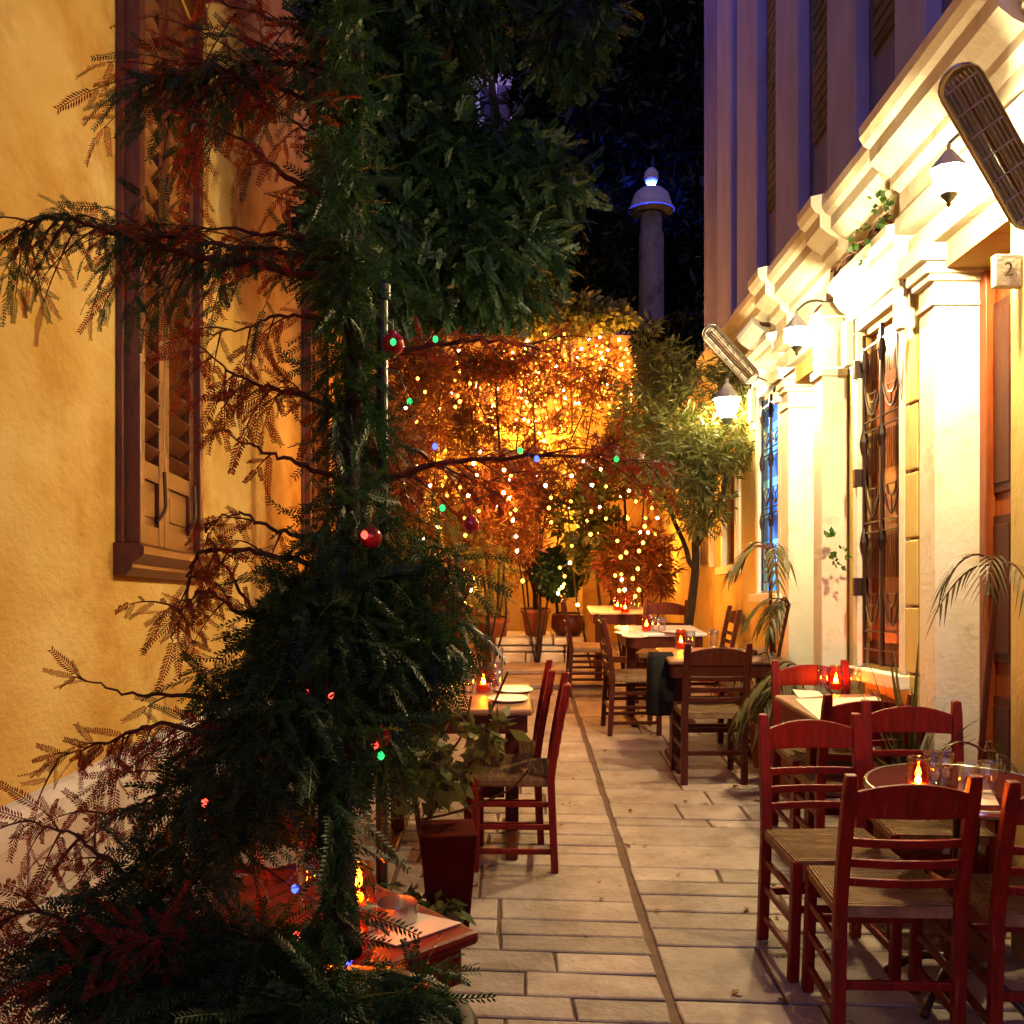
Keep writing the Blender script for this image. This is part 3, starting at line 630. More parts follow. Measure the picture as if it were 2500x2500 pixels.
cb1 = make_chair(floorM(1.27, 6.66, .02), 'brown wooden chair with its back turned, at the mid alley table with black cloth', CG, 'darkwood', 'rush')
for x, d, yw, lab in [
 (.95, 8.05, -PI/2+.05, 'brown wooden chair in profile on the left of the white topped table'),
 (.74, 9.7, -PI/2, 'dim brown chair in profile in front of the whitewashed bench'),
 (1.62, 8.75, PI/2, 'brown chair with rounded posts against the yellow wall beside the white topped table'),
 (1.35, 9.3, PI-.3, 'dim brown chair behind the white topped table'),
 (-.85, 10.1, .4, 'dim brown chair at the far left candle table'),
 (1.75, 7.45, PI/2+.2, 'brown chair with back to the wall at the mid alley table')]:
    dup(cb1, floorM(x, d, yw), lab)
cl1 = make_chair(floorM(.0, 5.08, PI/2-.03), 'dark red chair in profile facing the bare left table', CG, 'redwood', 'rush2')
dup(cl1, floorM(-.06, 5.50, PI/2), 'dark red chair in profile, second one along the bare left table')
dup(cl1, floorM(-.80, 2.78, 2.6), 'red chair half hidden by conifer branches at the lower left')
# ---------------------------------------------------------------- tables
def make_table(M0, label, w, d, h, top='tabletop', leg='darkwood', apron=.09, trestle=True, rnd=0):
    r = empty('taverna_table', M0, label, 'table', 'taverna tables')
    t = MB(); t.box(-w/2, w/2, -d/2, d/2, h-.032, h); t.build('table_top', M[top], r, bevel=.012 if rnd == 0 else rnd)
    a = MB(); i_ = .035
    for s in (-1, 1):
        a.box(-w/2+i_, w/2-i_, s*(d/2-i_)-.011, s*(d/2-i_)+.011, h-.034-apron, h-.034); a.box(s*(w/2-i_)-.011, s*(w/2-i_)+.011, -d/2+i_+.012, d/2-i_-.012, h-.034-apron, h-.034)
    a.build('apron', M[leg], r, bevel=.004)
    for s in (-1, 1):
        q = MB(); x = s*(w/2-.10)
        q.box(x-.035, x+.035, -.035, .035, .05, h-.035); q.box(x-.03, x+.03, -d/2+.05, d/2-.05, h-.09, h-.036)
        q.build('leg', M[leg], r, bevel=.006)
        q = MB(); q.box(x-.03, x+.03, -d/2+.03, d/2-.03, 0, .05); q.build('foot', M[leg], r, bevel=.012)
    q = MB(); q.box(-w/2+.14, w/2-.14, -.02, .02, .22, .28); q.build('stretcher', M[leg], r, bevel=.005)
    return r
TZ = .76
def trest(x, d, yaw, w, dd, lab, top='tabletop', leg='darkwood'): make_table(floorM(x, d, yaw), lab, w, dd, TZ, top, leg)
trest(-.30, 5.40, 0, .80, .78, 'bare left table with plates, stacked glasses and candle', 'tabletop')
trest(1.40, 6.98, 0, .78, .62, 'mid alley table with black cloth hanging from its left corner', 'tabletop')
trest(1.20, 8.42, .05, .66, .56, 'white topped table with plates and candle near the alley end', 'marble')
trest(1.06, 10.2, 0, .6, .6, 'far right candle table in front of the glowing shrubs', 'paper')
trest(-.66, 10.5, 0, .5, .5, 'far left candle table behind the conifer', 'paper')
trest(1.68, 5.10, .06, .58, .68, 'small table with candle under the grille window', 'tabletop', 'redwood')
e1 = Vector((.74,.67)); cT = Vector((-.31,2.20)) + e1*.16 + Vector((-.67,.74))*.35
make_table(floorM(cT.x, cT.y, math.atan2(e1.y, e1.x)), 'narrow foreground table with candle and ashtray behind the conifer', .32, .70, TZ-.004, 'redwood', 'redwood')
# round table
rt = empty('round_table', floorM(1.57, 3.64), 'round foreground table with metal rim at the lower right', 'table', 'taverna tables')
m_ = MB(); m_.lathe([(0,.732),(.365,.732),(.37,.738),(.37,.755),(.365,.76),(0,.76)], 48); m_.build('table_top', M['maroon'], rt, smooth=False)
m_ = MB(); m_.lathe([(.3705,.734),(.378,.738),(.380,.748),(.376,.762),(.366,.7645),(.362,.7615)], 48); m_.build('rim', M['steel'], rt, smooth=True)
m_ = MB(); m_.lathe([(.028,.08),(.024,.4),(.03,.70),(.10,.731)], 14); m_.build('column', M['iron'], rt, smooth=True)
for k in range(4):
    a = PI/4+k*PI/2; q = MB(); q.tube(smoothpts([(0,0,.13), (.12*math.cos(a),.12*math.sin(a),.12), (.24*math.cos(a),.24*math.sin(a),.05), (.29*math.cos(a),.29*math.sin(a),.012)], 4), .016, 7); q.build('leg', M['iron'], rt, smooth=True)
rt.scale = (.86,.86,1)
# black cloth hanging at the mid table, chair in front
cc = P(1612,1600,6.72); m_ = MB(); vs = []; nu, nv = 14, 10
for j in range(nv+1):
    for i in range(nu+1):
        a = 2*PI*i/nu; v = j/nv; rr = (.085+.02*math.sin(3*a+1))*(1.0 if v > .15 else .75+1.6*v); rr *= (1-.25*v); vs.append((cc.x+.0+rr*1.15*math.cos(a)+.01*math.sin(5*a+v*4), cc.y+.06+rr*.55*math.sin(a), cc.z+.02-v*.42))
fs = [(j*(nu+1)+i, j*(nu+1)+i+1, (j+1)*(nu+1)+i+1, (j+1)*(nu+1)+i) for j in range(nv) for i in range(nu)] + [tuple(range(nu+1)), tuple(nv*(nu+1)+i for i in range(nu+1))[::-1]]
m_.add(vs, fs); tag(m_.build('coat', M['cloth'], smooth=True), 'black coat hanging from the left corner of the mid alley table', 'coat')
# ---------------------------------------------------------------- things on the tables
def candle(M0, label, k=1.0):
    r = empty('candle_jar', M0, label, 'candle', 'candle jars')
    j = MB(); j.lathe([(.034,.0),(.038,.004),(.040,.012),(.040,.095),(.036,.105),(.034,.112),(.036,.114),(.036,.128),(.0335,.129),(.0315,.112),(.037,.095),(.037,.014)], 24); j.build('jar', M['redglass'], r, smooth=True)
    w_ = MB(); w_.lathe([(0,.005),(.0355,.006),(.0365,.012),(.0365,.040),(.012,.037),(0,.037)], 20); w_.build('wax', M['wax'], r, smooth=True)
    f = MB(); f.lathe([(0,.039),(.008,.043),(.0105,.050),(.008,.058),(.003,.066),(0,.070)], 10); f.build('flame', M['flame'], r, smooth=True)
    return r
def glass(M0, label):
    r = tag(MB().lathe([(0,.004),(.024,.004),(.0265,0),(.028,.01),(.031,.055),(.0335,.115),(.0315,.1155),(.029,.055),(.0255,.013),(0,.011)], 20).build('glass', M['glass'], smooth=True), label, 'glass', 'water glasses'); r.matrix_world = M0; return r
def onpix(px, py, z): # foot of something at height z above the sloping floor, seen at that point
    k = (HZ-py)/2500; d = (z*C5 - CAMH + k*z*S5)/(k - TA); return (px-1250)/2500*(d - z*S5), d
ca = None
def put(fn, px, py, z, label, proto=[None], **k):
    x, d = onpix(px, py, z); return x, d
def candles(lst):
    first = None
    for px, py, z, lab in lst:
        x, d = onpix(px, py, z); Mx = floorM(x, d, random.random()*6, z)
        if first is None: first = candle(Mx, lab)
        else: dup(first, Mx, lab)
candles([
 (878, 2243, .7645, 'candle jar beside the steel ashtray on the narrow foreground table'),
 (1180, 1688, .7605, 'candle jar between stacked glasses on the bare left table'),
 (2040, 1684, .7605, 'candle jar on the small table under the grille window'),
 (2240, 1941, .7665, 'candle jar at the left of the glasses on the round table'),
 (1662, 1582, .7605, 'candle jar on the mid alley table behind the brown chair'),
 (1578, 1540, .7635, 'candle jar on the white topped table'),
 (1507, 1490, .7605, 'candle jar on the far right candle table, left one'),
 (1526, 1496, .7605, 'candle jar on the far right candle table, right one'),
 (1120, 1482, .7605, 'candle jar on the far left candle table, left one'),
 (1137, 1485, .7605, 'candle jar on the far left candle table, right one'),
 (862, 2318, .7605, 'low candle at the corner of the narrow foreground table')])
gfirst = None
for px, py, z, lab in [
 (763, 2212, .7605, 'faceted tall water glass behind the conifer trunk on the narrow foreground table'),
 (1143, 1690, .7605, 'water glass left of the candle on the bare left table'), (1214, 1686, .7605, 'water glass right of the candle on the bare left table'),
 (1150, 1672, .7605, 'water glass back left on the bare left table'), (1207, 1671, .7605, 'water glass back right on the bare left table'),
 (2010, 1680, .7605, 'water glass left of the candle under the grille window'), (2087, 1684, .7605, 'water glass right of the candle under the grille window'),
 (2275, 1918, .7605, 'water glass back left on the round table'), (2302, 1914, .7605, 'water glass back middle on the round table'),
 (2358, 1948, .7665, 'water glass front left on the round table'), (2408, 1942, .7605, 'water glass front right on the round table'),
 (1686, 1580, .7605, 'water glass beside the candle on the mid alley table'), (1743, 1578, .7605, 'water glass alone at the right of the mid alley table'),
 (1600, 1541, .7605, 'water glass beside the candle on the white topped table'), (1616, 1543, .7605, 'water glass at the right on the white topped table'),
 (1545, 1488, .7605, 'water glass on the far right candle table'), (1555, 1487, .7605, 'second water glass on the far right candle table'), (1108, 1480, .7605, 'water glass on the far left candle table')]:
    x, d = onpix(px, py, z); Mx = floorM(x, d, random.random()*6, z)
    if gfirst is None: gfirst = glass(Mx, lab)
    else: dup(gfirst, Mx, lab)
gfirst.scale = (1.15,1.15,1.25)
for px, py, lab in ((1143, 1690, 'upturned glass stacked on the left glass of the bare left table'), (1214, 1686, 'upturned glass stacked on the right glass of the bare left table')):
    x, d = onpix(px, py, .7605); dup(gfirst, floorM(x, d, 0, .8765) @ Matrix.Rotation(0, 4, 'X'), lab)
# ashtray, placemats, plates, papers
x, d = onpix(970, 2243, .7645); m_ = MB(); m_.lathe([(0,.006),(.044,.006),(.046,.040),(.0475,.040),(.0475,.0),(0,0)], 28); tag(m_.build('ashtray', M['steel'], matrix=floorM(x, d, 0, .7645)), 'round steel ashtray beside the foreground candle', 'ashtray')
def mat_quad(name, cs, z, th, mat, label, cat):
    q = MB(); pts = [onpix(px, py, z) for px, py in cs]; n = len(pts)
    q.add([(x, d_, z) for x, d_ in pts]+[(x, d_, z+th) for x, d_ in pts], [tuple(range(n))[::-1], tuple(range(n, 2*n))]+[(i, (i+1)%n, n+(i+1)%n, n+i) for i in range(n)])
    return tag(q.build(name, mat, matrix=floorM0), label, cat)
mat_quad('placemat', [(1128,2255),(968,2311),(800,2262),(905,2205)], .7585, .003, M['paper'], 'pale paper placemat under the candle and ashtray on the foreground table', 'placemat')
mat_quad('placemat', [(2440,1968),(2230,1966),(2200,1938),(2420,1930)], .7605, .003, M['paper'], 'paper placemat on the round table', 'placemat')
mat_quad('napkin', [(1935,1686),(1998,1690),(2010,1702),(1950,1706)], .7605, .006, M['paper'], 'folded paper napkin at the left edge of the small table', 'napkin')
mat_quad('placemat', [(1940,1708),(2150,1702),(2170,1750),(2000,1758)], .7605, .003, M['paper'], 'paper placemat on the small table under the grille window', 'placemat')
pf = None
for px, py, lab in ((1255,1688,'white plate at the back right of the bare left table'), (1240,1710,'white plate at the front right of the bare left table'), (1530,1548,'white plate at the left of the white topped table'), (1550,1556,'white plate at the front of the white topped table'), (1645,1544,'white plate at the right of the white topped table')):
    x, d = onpix(px, py, .7605)
    Mx = floorM(x, d, 0, .7605)
    if pf is None: pf = tag(MB().lathe([(0,.004),(.065,.004),(.10,.016),(.102,.013),(.066,0),(0,0)], 28).build('plate', M['china'], smooth=True, matrix=Mx), lab, 'plate', 'plates')
    else: dup(pf, Mx, lab)
# ---------------------------------------------------------------- planters
def pot(name, M0, prof, mat, label, cat='pot', n=28):
    r = empty(name, M0, label, cat); MB().lathe(prof, n).build('vessel', M[mat], r, smooth=True)
    ri, zi = prof[-1][0]*.985, prof[-1][1]-.012; MB().lathe([(0,zi),(ri,zi-.005)], 16).build('soil', M['earth'], r); return r
pot('barrel_pot', floorM(-.31, 1.90), [(0,0),(.17,0),(.20,.3),(.225,.72),(.245,.725),(.252,.75),(.252,.785),(.24,.80),(.22,.80)], 'blackpot', 'big black pot holding the foreground conifer')
pot('terracotta_pot', floorM(.26, 11.35, 0, .36), [(0,0),(.11,0),(.15,.24),(.165,.245),(.17,.29),(.155,.29)], 'terra', 'terracotta pot standing on the whitewashed bench')
pot('terracotta_pot', floorM(.62, 11.35, 0, .36), [(0,0),(.13,0),(.19,.08),(.18,.22),(.15,.24),(.14,.24)], 'darkwood', 'squat dark pot on the right half of the whitewashed bench')
pot('terracotta_pot', floorM(-.22, 11.3, 0, .0), [(0,0),(.13,0),(.17,.50),(.19,.505),(.19,.56),(.17,.56)], 'terra', 'tall terracotta pot left of the whitewashed bench')
sq = empty('square_planter', floorM(-.265, 4.25, .12), 'tapered maroon square planter with a bare sapling behind the foreground table', 'planter')
m_ = MB(); vs = [(-.08,-.08,0),(.08,-.08,0),(.08,.08,0),(-.08,.08,0),(-.115,-.115,.42),(.115,-.115,.42),(.115,.115,.42),(-.115,.115,.42)]
m_.add(vs, [(0,3,2,1),(0,1,5,4),(1,2,6,5),(2,3,7,6),(3,0,4,7),(4,5,6,7)]); m_.build('vessel', M['maroon'], sq, bevel=.008)
# ---------------------------------------------------------------- palms
def blade(mb, base, d, L, w, droop, n=7):
    d = Vector(d).normalized(); side = d.cross(Vector((0,0,1))); side = side.normalized() if side.length > .05 else Vector((1,0,0)); vs = []
    for i in range(n+1):
        t = i/n; p = Vector(base)+d*L*t+Vector((0,0,-droop*L*t*t)); ww = w*math.sin(PI*min(.97, .12+.88*t))**.7*(1-t*.55); vs += [p-side*ww, p+Vector((0,0,-ww*.25)), p+side*ww]
    fs = []
    for i in range(n): fs += [(3*i, 3*i+1, 3*i+4, 3*i+3), (3*i+1, 3*i+2, 3*i+5, 3*i+4)]
    mb.add(vs, fs)
def palm(M0, label, tiers, w, seed=1):
    rr = random.Random(seed); r = empty('potted_palm', M0, label, 'plant', 'potted palms')
    MB().lathe([(0,0),(.11,0),(.15,.26),(.165,.27),(.165,.31),(.15,.31)], 20).build('pot', M['terra'], r, smooth=True)
    st = MB(); bl = MB()
    for dx, dy, h, n, L in tiers:
        c = [(0,0,.28), (dx*.3,dy*.3,.28+(h-.28)*.5), (dx,dy,h)]; st.tube(smoothpts(c, 4), .012, 6)
        for k in range(n):
            a = 2*PI*(k+.6*rr.random())/n; e = rr.uniform(.35,1.0); d = Vector((math.cos(a)*math.cos(e), math.sin(a)*math.cos(e), math.sin(e))); d.x = -d.x*.8 if d.x > .45 else d.x
            l = L*rr.uniform(.7,1.1); b = Vector((dx,dy,h)); pts = [b + d*l*t + Vector((0,0,-l*.95*t*t)) for t in [i/8 for i in range(9)]]
            st.tube(pts, [.006-.0005*i for i in range(9)], 5)
            for i in range(3, 9):
                tv = (pts[i]-pts[i-1]).normalized(); sd = tv.cross(Vector((0,0,1))).normalized()
                for sg in (-1, 1): blade(bl, pts[i], tv*.9+sd*sg*.6+Vector((0,0,.05)), L*.42*rr.uniform(.7,1.1)*(1-.4*abs(i-5)/5), w, .6, 5)
            blade(bl, pts[-1], pts[-1]-pts[-2], L*.4, w, .4, 5)
    st.build('stem', M['twig'], r); bl.build('fronds', M['palm'], r); return r
palm(floorM(1.74, 6.9), 'tall potted palm with arching fronds in front of the blue window', [(-.04,0,1.46,6,.34),(.06,-.15,1.12,5,.34),(-.1,0,.75,5,.34)], .014, seed=3)
palm(floorM(1.74, 6.2), 'low bushy potted palm beside the white pillar base', [(0,0,.75,7,.40),(-.04,.1,.6,6,.4)], .018, seed=8)
# spiky fan palm and arching palm on the right
sp = empty('potted_palm', floorM(1.78, 4.62), 'spiky potted fan palm between the orange door and the grille window', 'plant', 'potted palms')
MB().lathe([(0,0),(.13,0),(.16,.36),(.18,.37),(.18,.42),(.16,.42)], 20).build('pot', M['terra'], sp, smooth=True)
bl = MB()
for k in range(36):
    a = random.uniform(0, 2*PI); e = random.uniform(.75,1.45); blade(bl, (0,0,.42), (math.cos(a)*math.cos(e)*.9-.08, math.sin(a)*math.cos(e)*.6, math.sin(e)), random.uniform(.45,.85), .015, .12 if e > 1 else .35)
bl.build('fronds', M['palm'], sp)
palm(floorM(1.80, 4.02), 'tall arching potted palm in front of the orange wooden door', [(.07,.05,1.50,4,.33),(.0,-.05,.8,3,.28)], .006, seed=5)
# ---------------------------------------------------------------- conifer in front
def branch_set(defs, temps, mat_parts, lim, rng):
    for pts, r0, dens, spread, drp, sc in defs:
        dens *= 2.1; p = smoothpts([P(*q) for q in pts], 8); p = [p[0]] + wob(p[1:], .006); n = len(p)
        lim.tube(p, [max(.0022, r0*(1-.85*i/(n-1))) for i in range(n)], 5)
        L = sum((b-a).length for a, b in zip(p[:-1], p[1:])); nt_w = max(2, int(L*dens/5.5)); PO = []; DI = []; SZ = []
        for j in range(nt_w):
            u = (.12+.86*(j+rng.random())/nt_w)*(n-1); lo = min(n-2, int(u)); b0 = p[lo].lerp(p[lo+1], u-lo); tan = (p[lo+1]-p[lo]).normalized()
            sd = Vector(rng.normal(size=3)); sd.y *= .8; sd = sd-tan*sd.dot(tan); sd = sd.normalized()
            tl = spread*rng.uniform(1.2,3.2); d0 = (tan*.75+sd*.75+Vector((0,0,-.35*drp))).normalized()
            q = [b0 + d0*tl*t + Vector((0,0,-drp*tl*.45*t*t)) for t in (0,.25,.5,.75,1)]
            lim.tube(q, [.0030,.0025,.002,.0016,.0012], 4)
            m_s = max(3, int(tl/.030)); 
            for k in range(m_s):
                t = (k+.5)/m_s; i0 = min(3, int(t*4)); pp_ = q[i0].lerp(q[i0+1], t*4-i0); tv = (q[i0+1]-q[i0]).normalized(); s2 = tv.cross(Vector((.2,-1,.3))).normalized()*(1 if k % 2 else -1)
                PO.append(tuple(pp_)); DI.append(tuple(tv*.8+s2*.8+Vector(rng.normal(size=3))*.22+Vector((0,0,-.35*drp)))); SZ.append(sc*rng.uniform(.55,.95)*(1-.25*t))
            PO.append(tuple(q[-1])); DI.append(tuple((q[-1]-q[-2]).normalized()+Vector((0,0,-.2*drp)))); SZ.append(sc*rng.uniform(.7,1.0))
        PO.append(tuple(p[-1])); DI.append(tuple((p[-1]-p[-3]).normalized())); SZ.append(sc)
        pos = np.array(PO); d = np.array(DI); s_ = np.array(SZ); k = len(pos); nr = rng.normal(size=(k,3))*.4 + np.array([0,-1,.25]); pk = rng.integers(0, len(temps), k)
        for t, (tv, tq) in enumerate(temps):
            m = pk == t; mat_parts.append((tv, tq, pos[m], d[m], nr[m], s_[m]))
con = empty('conifer_tree', floorM(-.31, 1.90, 0, .78), 'dark feathery conifer rising through the left of the alley, in the black pot', 'tree')
IC = con.matrix_world.inverted()
lim = MB(); reds = []; green = []
trunk_pts = [P(838,2330,1.95), P(818,2050,2.1), P(828,1700,2.3), P(850,1300,2.5), P(862,900,2.7), P(868,500,2.9), P(872,100,3.1), P(876,-200,3.25)]
tr = MB(); tp = smoothpts(trunk_pts, 6); tr.tube(wob(tp, .004), [max(.012, .036-.0005*i) for i in range(len(tp))], 10)
thin = [ # (pixel and depth points, limb radius, sprays per metre, spread, droop, scale)
 ([(840,500,2.85),(700,430,2.75),(590,340,2.7),(480,290,2.7)], .011, 34, .045, .9, .95),
 ([(850,590,2.8),(690,575,2.7),(560,560,2.65),(470,555,2.6)], .009, 34, .045, .7, .85),
 ([(845,300,2.95),(690,215,2.85),(600,190,2.8),(500,150,2.75)], .009, 60, .07, .7, .95),
 ([(850,120,3.0),(700,60,2.9),(580,20,2.8),(450,-30,2.8)], .009, 60, .08, .7, .95),
 ([(845,420,2.9),(770,330,2.85),(700,290,2.8),(640,250,2.8)], .007, 55, .06, .8, .85),
 ([(850,1010,2.7),(720,960,2.65),(610,930,2.6),(490,850,2.6)], .010, 80, .05, 1.15, .95),
 ([(840,790,2.75),(700,770,2.7),(600,800,2.65),(510,820,2.6)], .007, 50, .05, 1.0, .9),
 ([(830,1170,2.6),(720,1130,2.55),(620,1090,2.5),(545,1050,2.5)], .008, 14, .03, .5, .8),
 ([(800,1390,2.55),(640,1350,2.5),(520,1345,2.5),(470,1370,2.5),(455,1450,2.5),(420,1560,2.5)], .008, 48, .03, .8, .8),
 ([(760,1560,2.5),(600,1500,2.45),(500,1440,2.45),(440,1500,2.4)], .008, 60, .05, .7, .75),
 ([(790,1320,2.6),(660,1290,2.5),(580,1250,2.5),(500,1285,2.5)], .007, 24, .03, .5, .7),
 ([(700,1760,2.45),(480,1700,2.4),(320,1695,2.35),(185,1650,2.35)], .008, 12, .025, .3, .65),
 ([(660,1850,2.4),(420,1770,2.35),(290,1800,2.3),(140,1855,2.3)], .008, 80, .03, .6, .75),
 ([(620,2000,2.35),(470,1900,2.3),(350,1960,2.25),(255,1985,2.25)], .009, 80, .045, .7, .8),
 ([(560,2240,2.2),(330,2150,2.15),(200,2050,2.15),(60,2005,2.15)], .009, 75, .045, .6, .8),
 ([(600,2330,2.15),(330,2260,2.1),(130,2240,2.05),(-20,2205,2.05)], .011, 120, .065, .6, .85),
 ([(600,2450,2.1),(360,2380,2.05),(200,2400,2.0),(60,2350,2.0)], .011, 120, .065, .8, .85),
 ([(620,1500,2.5),(520,1330,2.5),(500,1290,2.5)], .005, 30, .02, .2, .6),
 ([(860,900,2.8),(1000,850,2.9),(1180,830,3.0),(1300,840,3.1),(1380,800,3.2)], .010, 36, .05, .5, .8),
 ([(860,1230,2.7),(1000,1150,2.8),(1200,1120,2.9),(1420,1110,3.0),(1590,1130,3.1)], .012, 62, .05, .6, .8),
 ([(860,1130,2.7),(980,1090,2.8),(1100,1150,2.9),(1230,1180,3.0)], .009, 44, .06, .7, .8),
 ([(850,1480,2.5),(960,1400,2.5),(1050,1420,2.55),(1110,1470,2.6)], .009, 70, .05, .8, .8),
]
thick = [
 ([(850,690,2.75),(620,650,2.65),(420,610,2.6),(260,560,2.55),(120,530,2.5),(40,560,2.5)], .011, 105, .055, .8, .75),
 ([(850,210,2.95),(660,150,2.85),(520,180,2.8),(420,190,2.8)], .012, 200, .075, .7, .9),
 ([(850,640,2.8),(650,610,2.7),(480,590,2.65),(330,560,2.6)], .010, 130, .055, .8, .8),
 ([(820,2330,2.0),(640,2310,2.0),(440,2270,2.0),(300,2260,2.0)], .014, 200, .08, .8, .9),
 ([(800,2420,2.05),(600,2430,2.0),(430,2450,1.95)], .014, 260, .09, .8, .9),
 ([(800,1900,2.3),(640,1890,2.25),(520,1950,2.2),(420,2060,2.2)], .012, 90, .06, .8, .85),
 ([(780,1760,2.4),(680,1740,2.35),(600,1760,2.3),(520,1800,2.3)], .012, 180, .07, .8, .85),
]
rgl = np.random.default_rng(5)
branch_set(thin, SPR+FERN, reds, lim, rgl); branch_set(thick, SPR+FERN, green, lim, rgl)
reds2 = []; branch_set([(a, b*.3, c*.3, d*1.3, e, f) for a, b, c, d, e, f in thick], SPR, reds2, lim, rgl)
core = [pell(850,620,60,300,2.75,.22,420), pell(855,1000,75,200,2.7,.2,380), pell(855,1330,95,190,2.45,.2,430), pell(600,1640,110,60,2.4,.15,150), pell(1060,1370,70,60,2.5,.12,90), pell(1080,1560,70,90,2.45,.12,120), pell(420,2140,120,70,2.1,.15,170), pell(180,2290,130,60,2.0,.12,170), pell(800,1560,190,180,2.35,.25,900),
        pell(770,1780,200,170,2.25,.25,800), pell(540,1950,120,110,2.2,.25,300), pell(500,2400,270,120,2.0,.25,900), pell(980,1620,130,150,2.45,.15,420), pell(930,1790,80,80,2.35,.15,140),
        pell(735,1480,95,130,2.5,.2,300), pell(930,1450,95,140,2.55,.2,260), pell(840,200,50,360,2.95,.2,420), pell(690,2440,200,90,1.9,.2,520), pell(620,2320,110,50,2.0,.15,220), pell(800,2450,90,60,1.74,.10,160), pell(815,2010,28,110,2.0,.04,60), pell(820,2230,30,90,1.88,.04,55), pell(985,2390,120,22,1.80,.10,70), pell(960,2415,110,28,1.82,.10,70)]
green += ell_sets(more(core, .74), SPR+FERN, .6, .7, .7, .6, 1.05)
def loc(me):
    me.transform(IC); return me
link('needles', loc(scatter_mesh('needles', green)), M['conifer'], con)
link('redlit_needles', loc(scatter_mesh('redlit_needles', reds+reds2)), M['redlit'], con)
o = tr.build('trunk', M['bark'], con, smooth=True); o.data.transform(IC)
o = lim.build('branches', M['twig'], con, smooth=True); o.data.transform(IC)
# christmas baubles and little coloured bulbs hung on the conifer
bf = None
for px, py, d, rad, lab in ((905,1312,2.30,.026,'red bauble beside the dark pole, high on the conifer'), (930,1800,2.25,.024,'red bauble low on the right side of the conifer'), (960,840,2.7,.03,'red bauble near the top of the dark pole'), (1150,1280,2.75,.022,'red bauble at the tip of the right conifer branch')):
    m_ = tag(MB().lathe([(0,-rad)]+[(rad*math.sin(t), -rad*math.cos(t)) for t in [PI*i/12 for i in range(1,12)]]+[(rad*.25,rad*1.02),(rad*.25,rad*1.2),(0,rad*1.22)], 18).build('bauble', M['bauble'], smooth=True), lab, 'bauble', 'red baubles'); m_.location = P(px, py, d)
    MB().tube([(0,0,rad*1.2),(.0,0,rad*2.2)], .0012, 4).build('hook', M['steel'], m_)
leds = [(890,1306,2.25,'ledred'),(1063,828,2.8,'ledgreen'),(960,835,2.66,'ledgreen'),(1062,1090,2.8,'ledblue'),(1270,1100,2.85,'ledgreen'),(1310,1120,2.9,'ledblue'),(1505,1120,3.0,'ledgreen'),(1080,1240,2.7,'ledgreen'),(915,1820,2.2,'ledred'),(930,1845,2.2,'ledgreen'),
        (720,2170,2.08,'ledblue'),(850,2345,1.98,'ledblue'),(835,2230,2.05,'ledgreen'),(725,2285,2.0,'ledred'),(500,1960,2.15,'ledred'),(810,1700,2.2,'ledred'),(1000,980,2.8,'ledgreen'),(745,1690,2.2,'ledred')]
cs = empty('christmas_lights', con.matrix_world, 'string of tiny red, green and blue bulbs on the conifer', 'light string'); wires = MB()
pp = sorted(leds, key=lambda t: t[1])
wires.tube(smoothpts([IC @ P(a, b, c) for a, b, c, _ in pp], 3), .0013, 4); wires.build('cable', M['pole'], cs)
for a, b, c, mm in leds:
    q = MB(); q.lathe([(0,-.010),(.006,-.006),(.008,.0),(.006,.006),(0,.010)], 8, IC @ P(a, b, c)); q.build('bulb', M[mm], cs, smooth=True)
# sapling in the square planter
sap = MB(); IS = sq.matrix_world.inverted()
def spts(l, d=4.15): return [IS @ P(x, y, d) for x, y in l]
sap.tube(smoothpts(spts([(1045,2190),(1035,2090),(1015,1960),(1010,1850),(990,1740)]), 4), [.013]*10+[.010]*7, 6)
for l in ([(1035,2010),(1110,1900),(1180,1830),(1190,1760),(1240,1640)], [(1030,2000),(1120,1980),(1240,1930),(1290,1880)], [(1020,1940),(1080,1860),(1130,1790),(1150,1700)]):
    sap.tube(smoothpts(spts(l), 4), .005, 5)
sap.build('sapling', M['twig'], sq)
me = scatter_mesh('sapling_leaves', ell_sets([((IS@P(1190,1770,4.15)), (.05,.05,.05), 8), ((IS@P(1060,1880,4.15)), (.12,.1,.12), 40), ((IS@P(1060,2180,4.15)), (.1,.1,.05), 24)], BRD, .4)); link('sapling_leaves', me, M['olive'], sq)
# ---------------------------------------------------------------- trees and shrubs behind
def plant(name, base, ells, temps, mat, label, cat, trunk=None, group=None, tr_r=.05, smin=.8, smax=1.4, droop=.4):
    r = empty(name, Matrix.Translation(base), label, cat, group); I = Matrix.Translation(-Vector(base))
    me = scatter_mesh('crown', ell_sets(ells, temps, droop, .8, .7, smin, smax)); me.transform(I); link('crown', me, M[mat], r)
    if trunk:
        t = MB()
        for k, pts in enumerate(trunk):
            p_ = smoothpts([I @ Vector(q) for q in pts], 5); n = len(p_); t.tube(wob(p_, .01), [tr_r*(1 if k == 0 else .55)*(1-.6*i/n) for i in range(n)], 8)
        t.build('trunk', M['bark'], r, smooth=True)
    return r
BIGS = [spray_t(11,.34,.10,.020), spray_t(12,.40,.09,.018)]; BIGC = [clump_t(12,.13,.018,1.3), clump_t(11,.15,.02,1.3)]
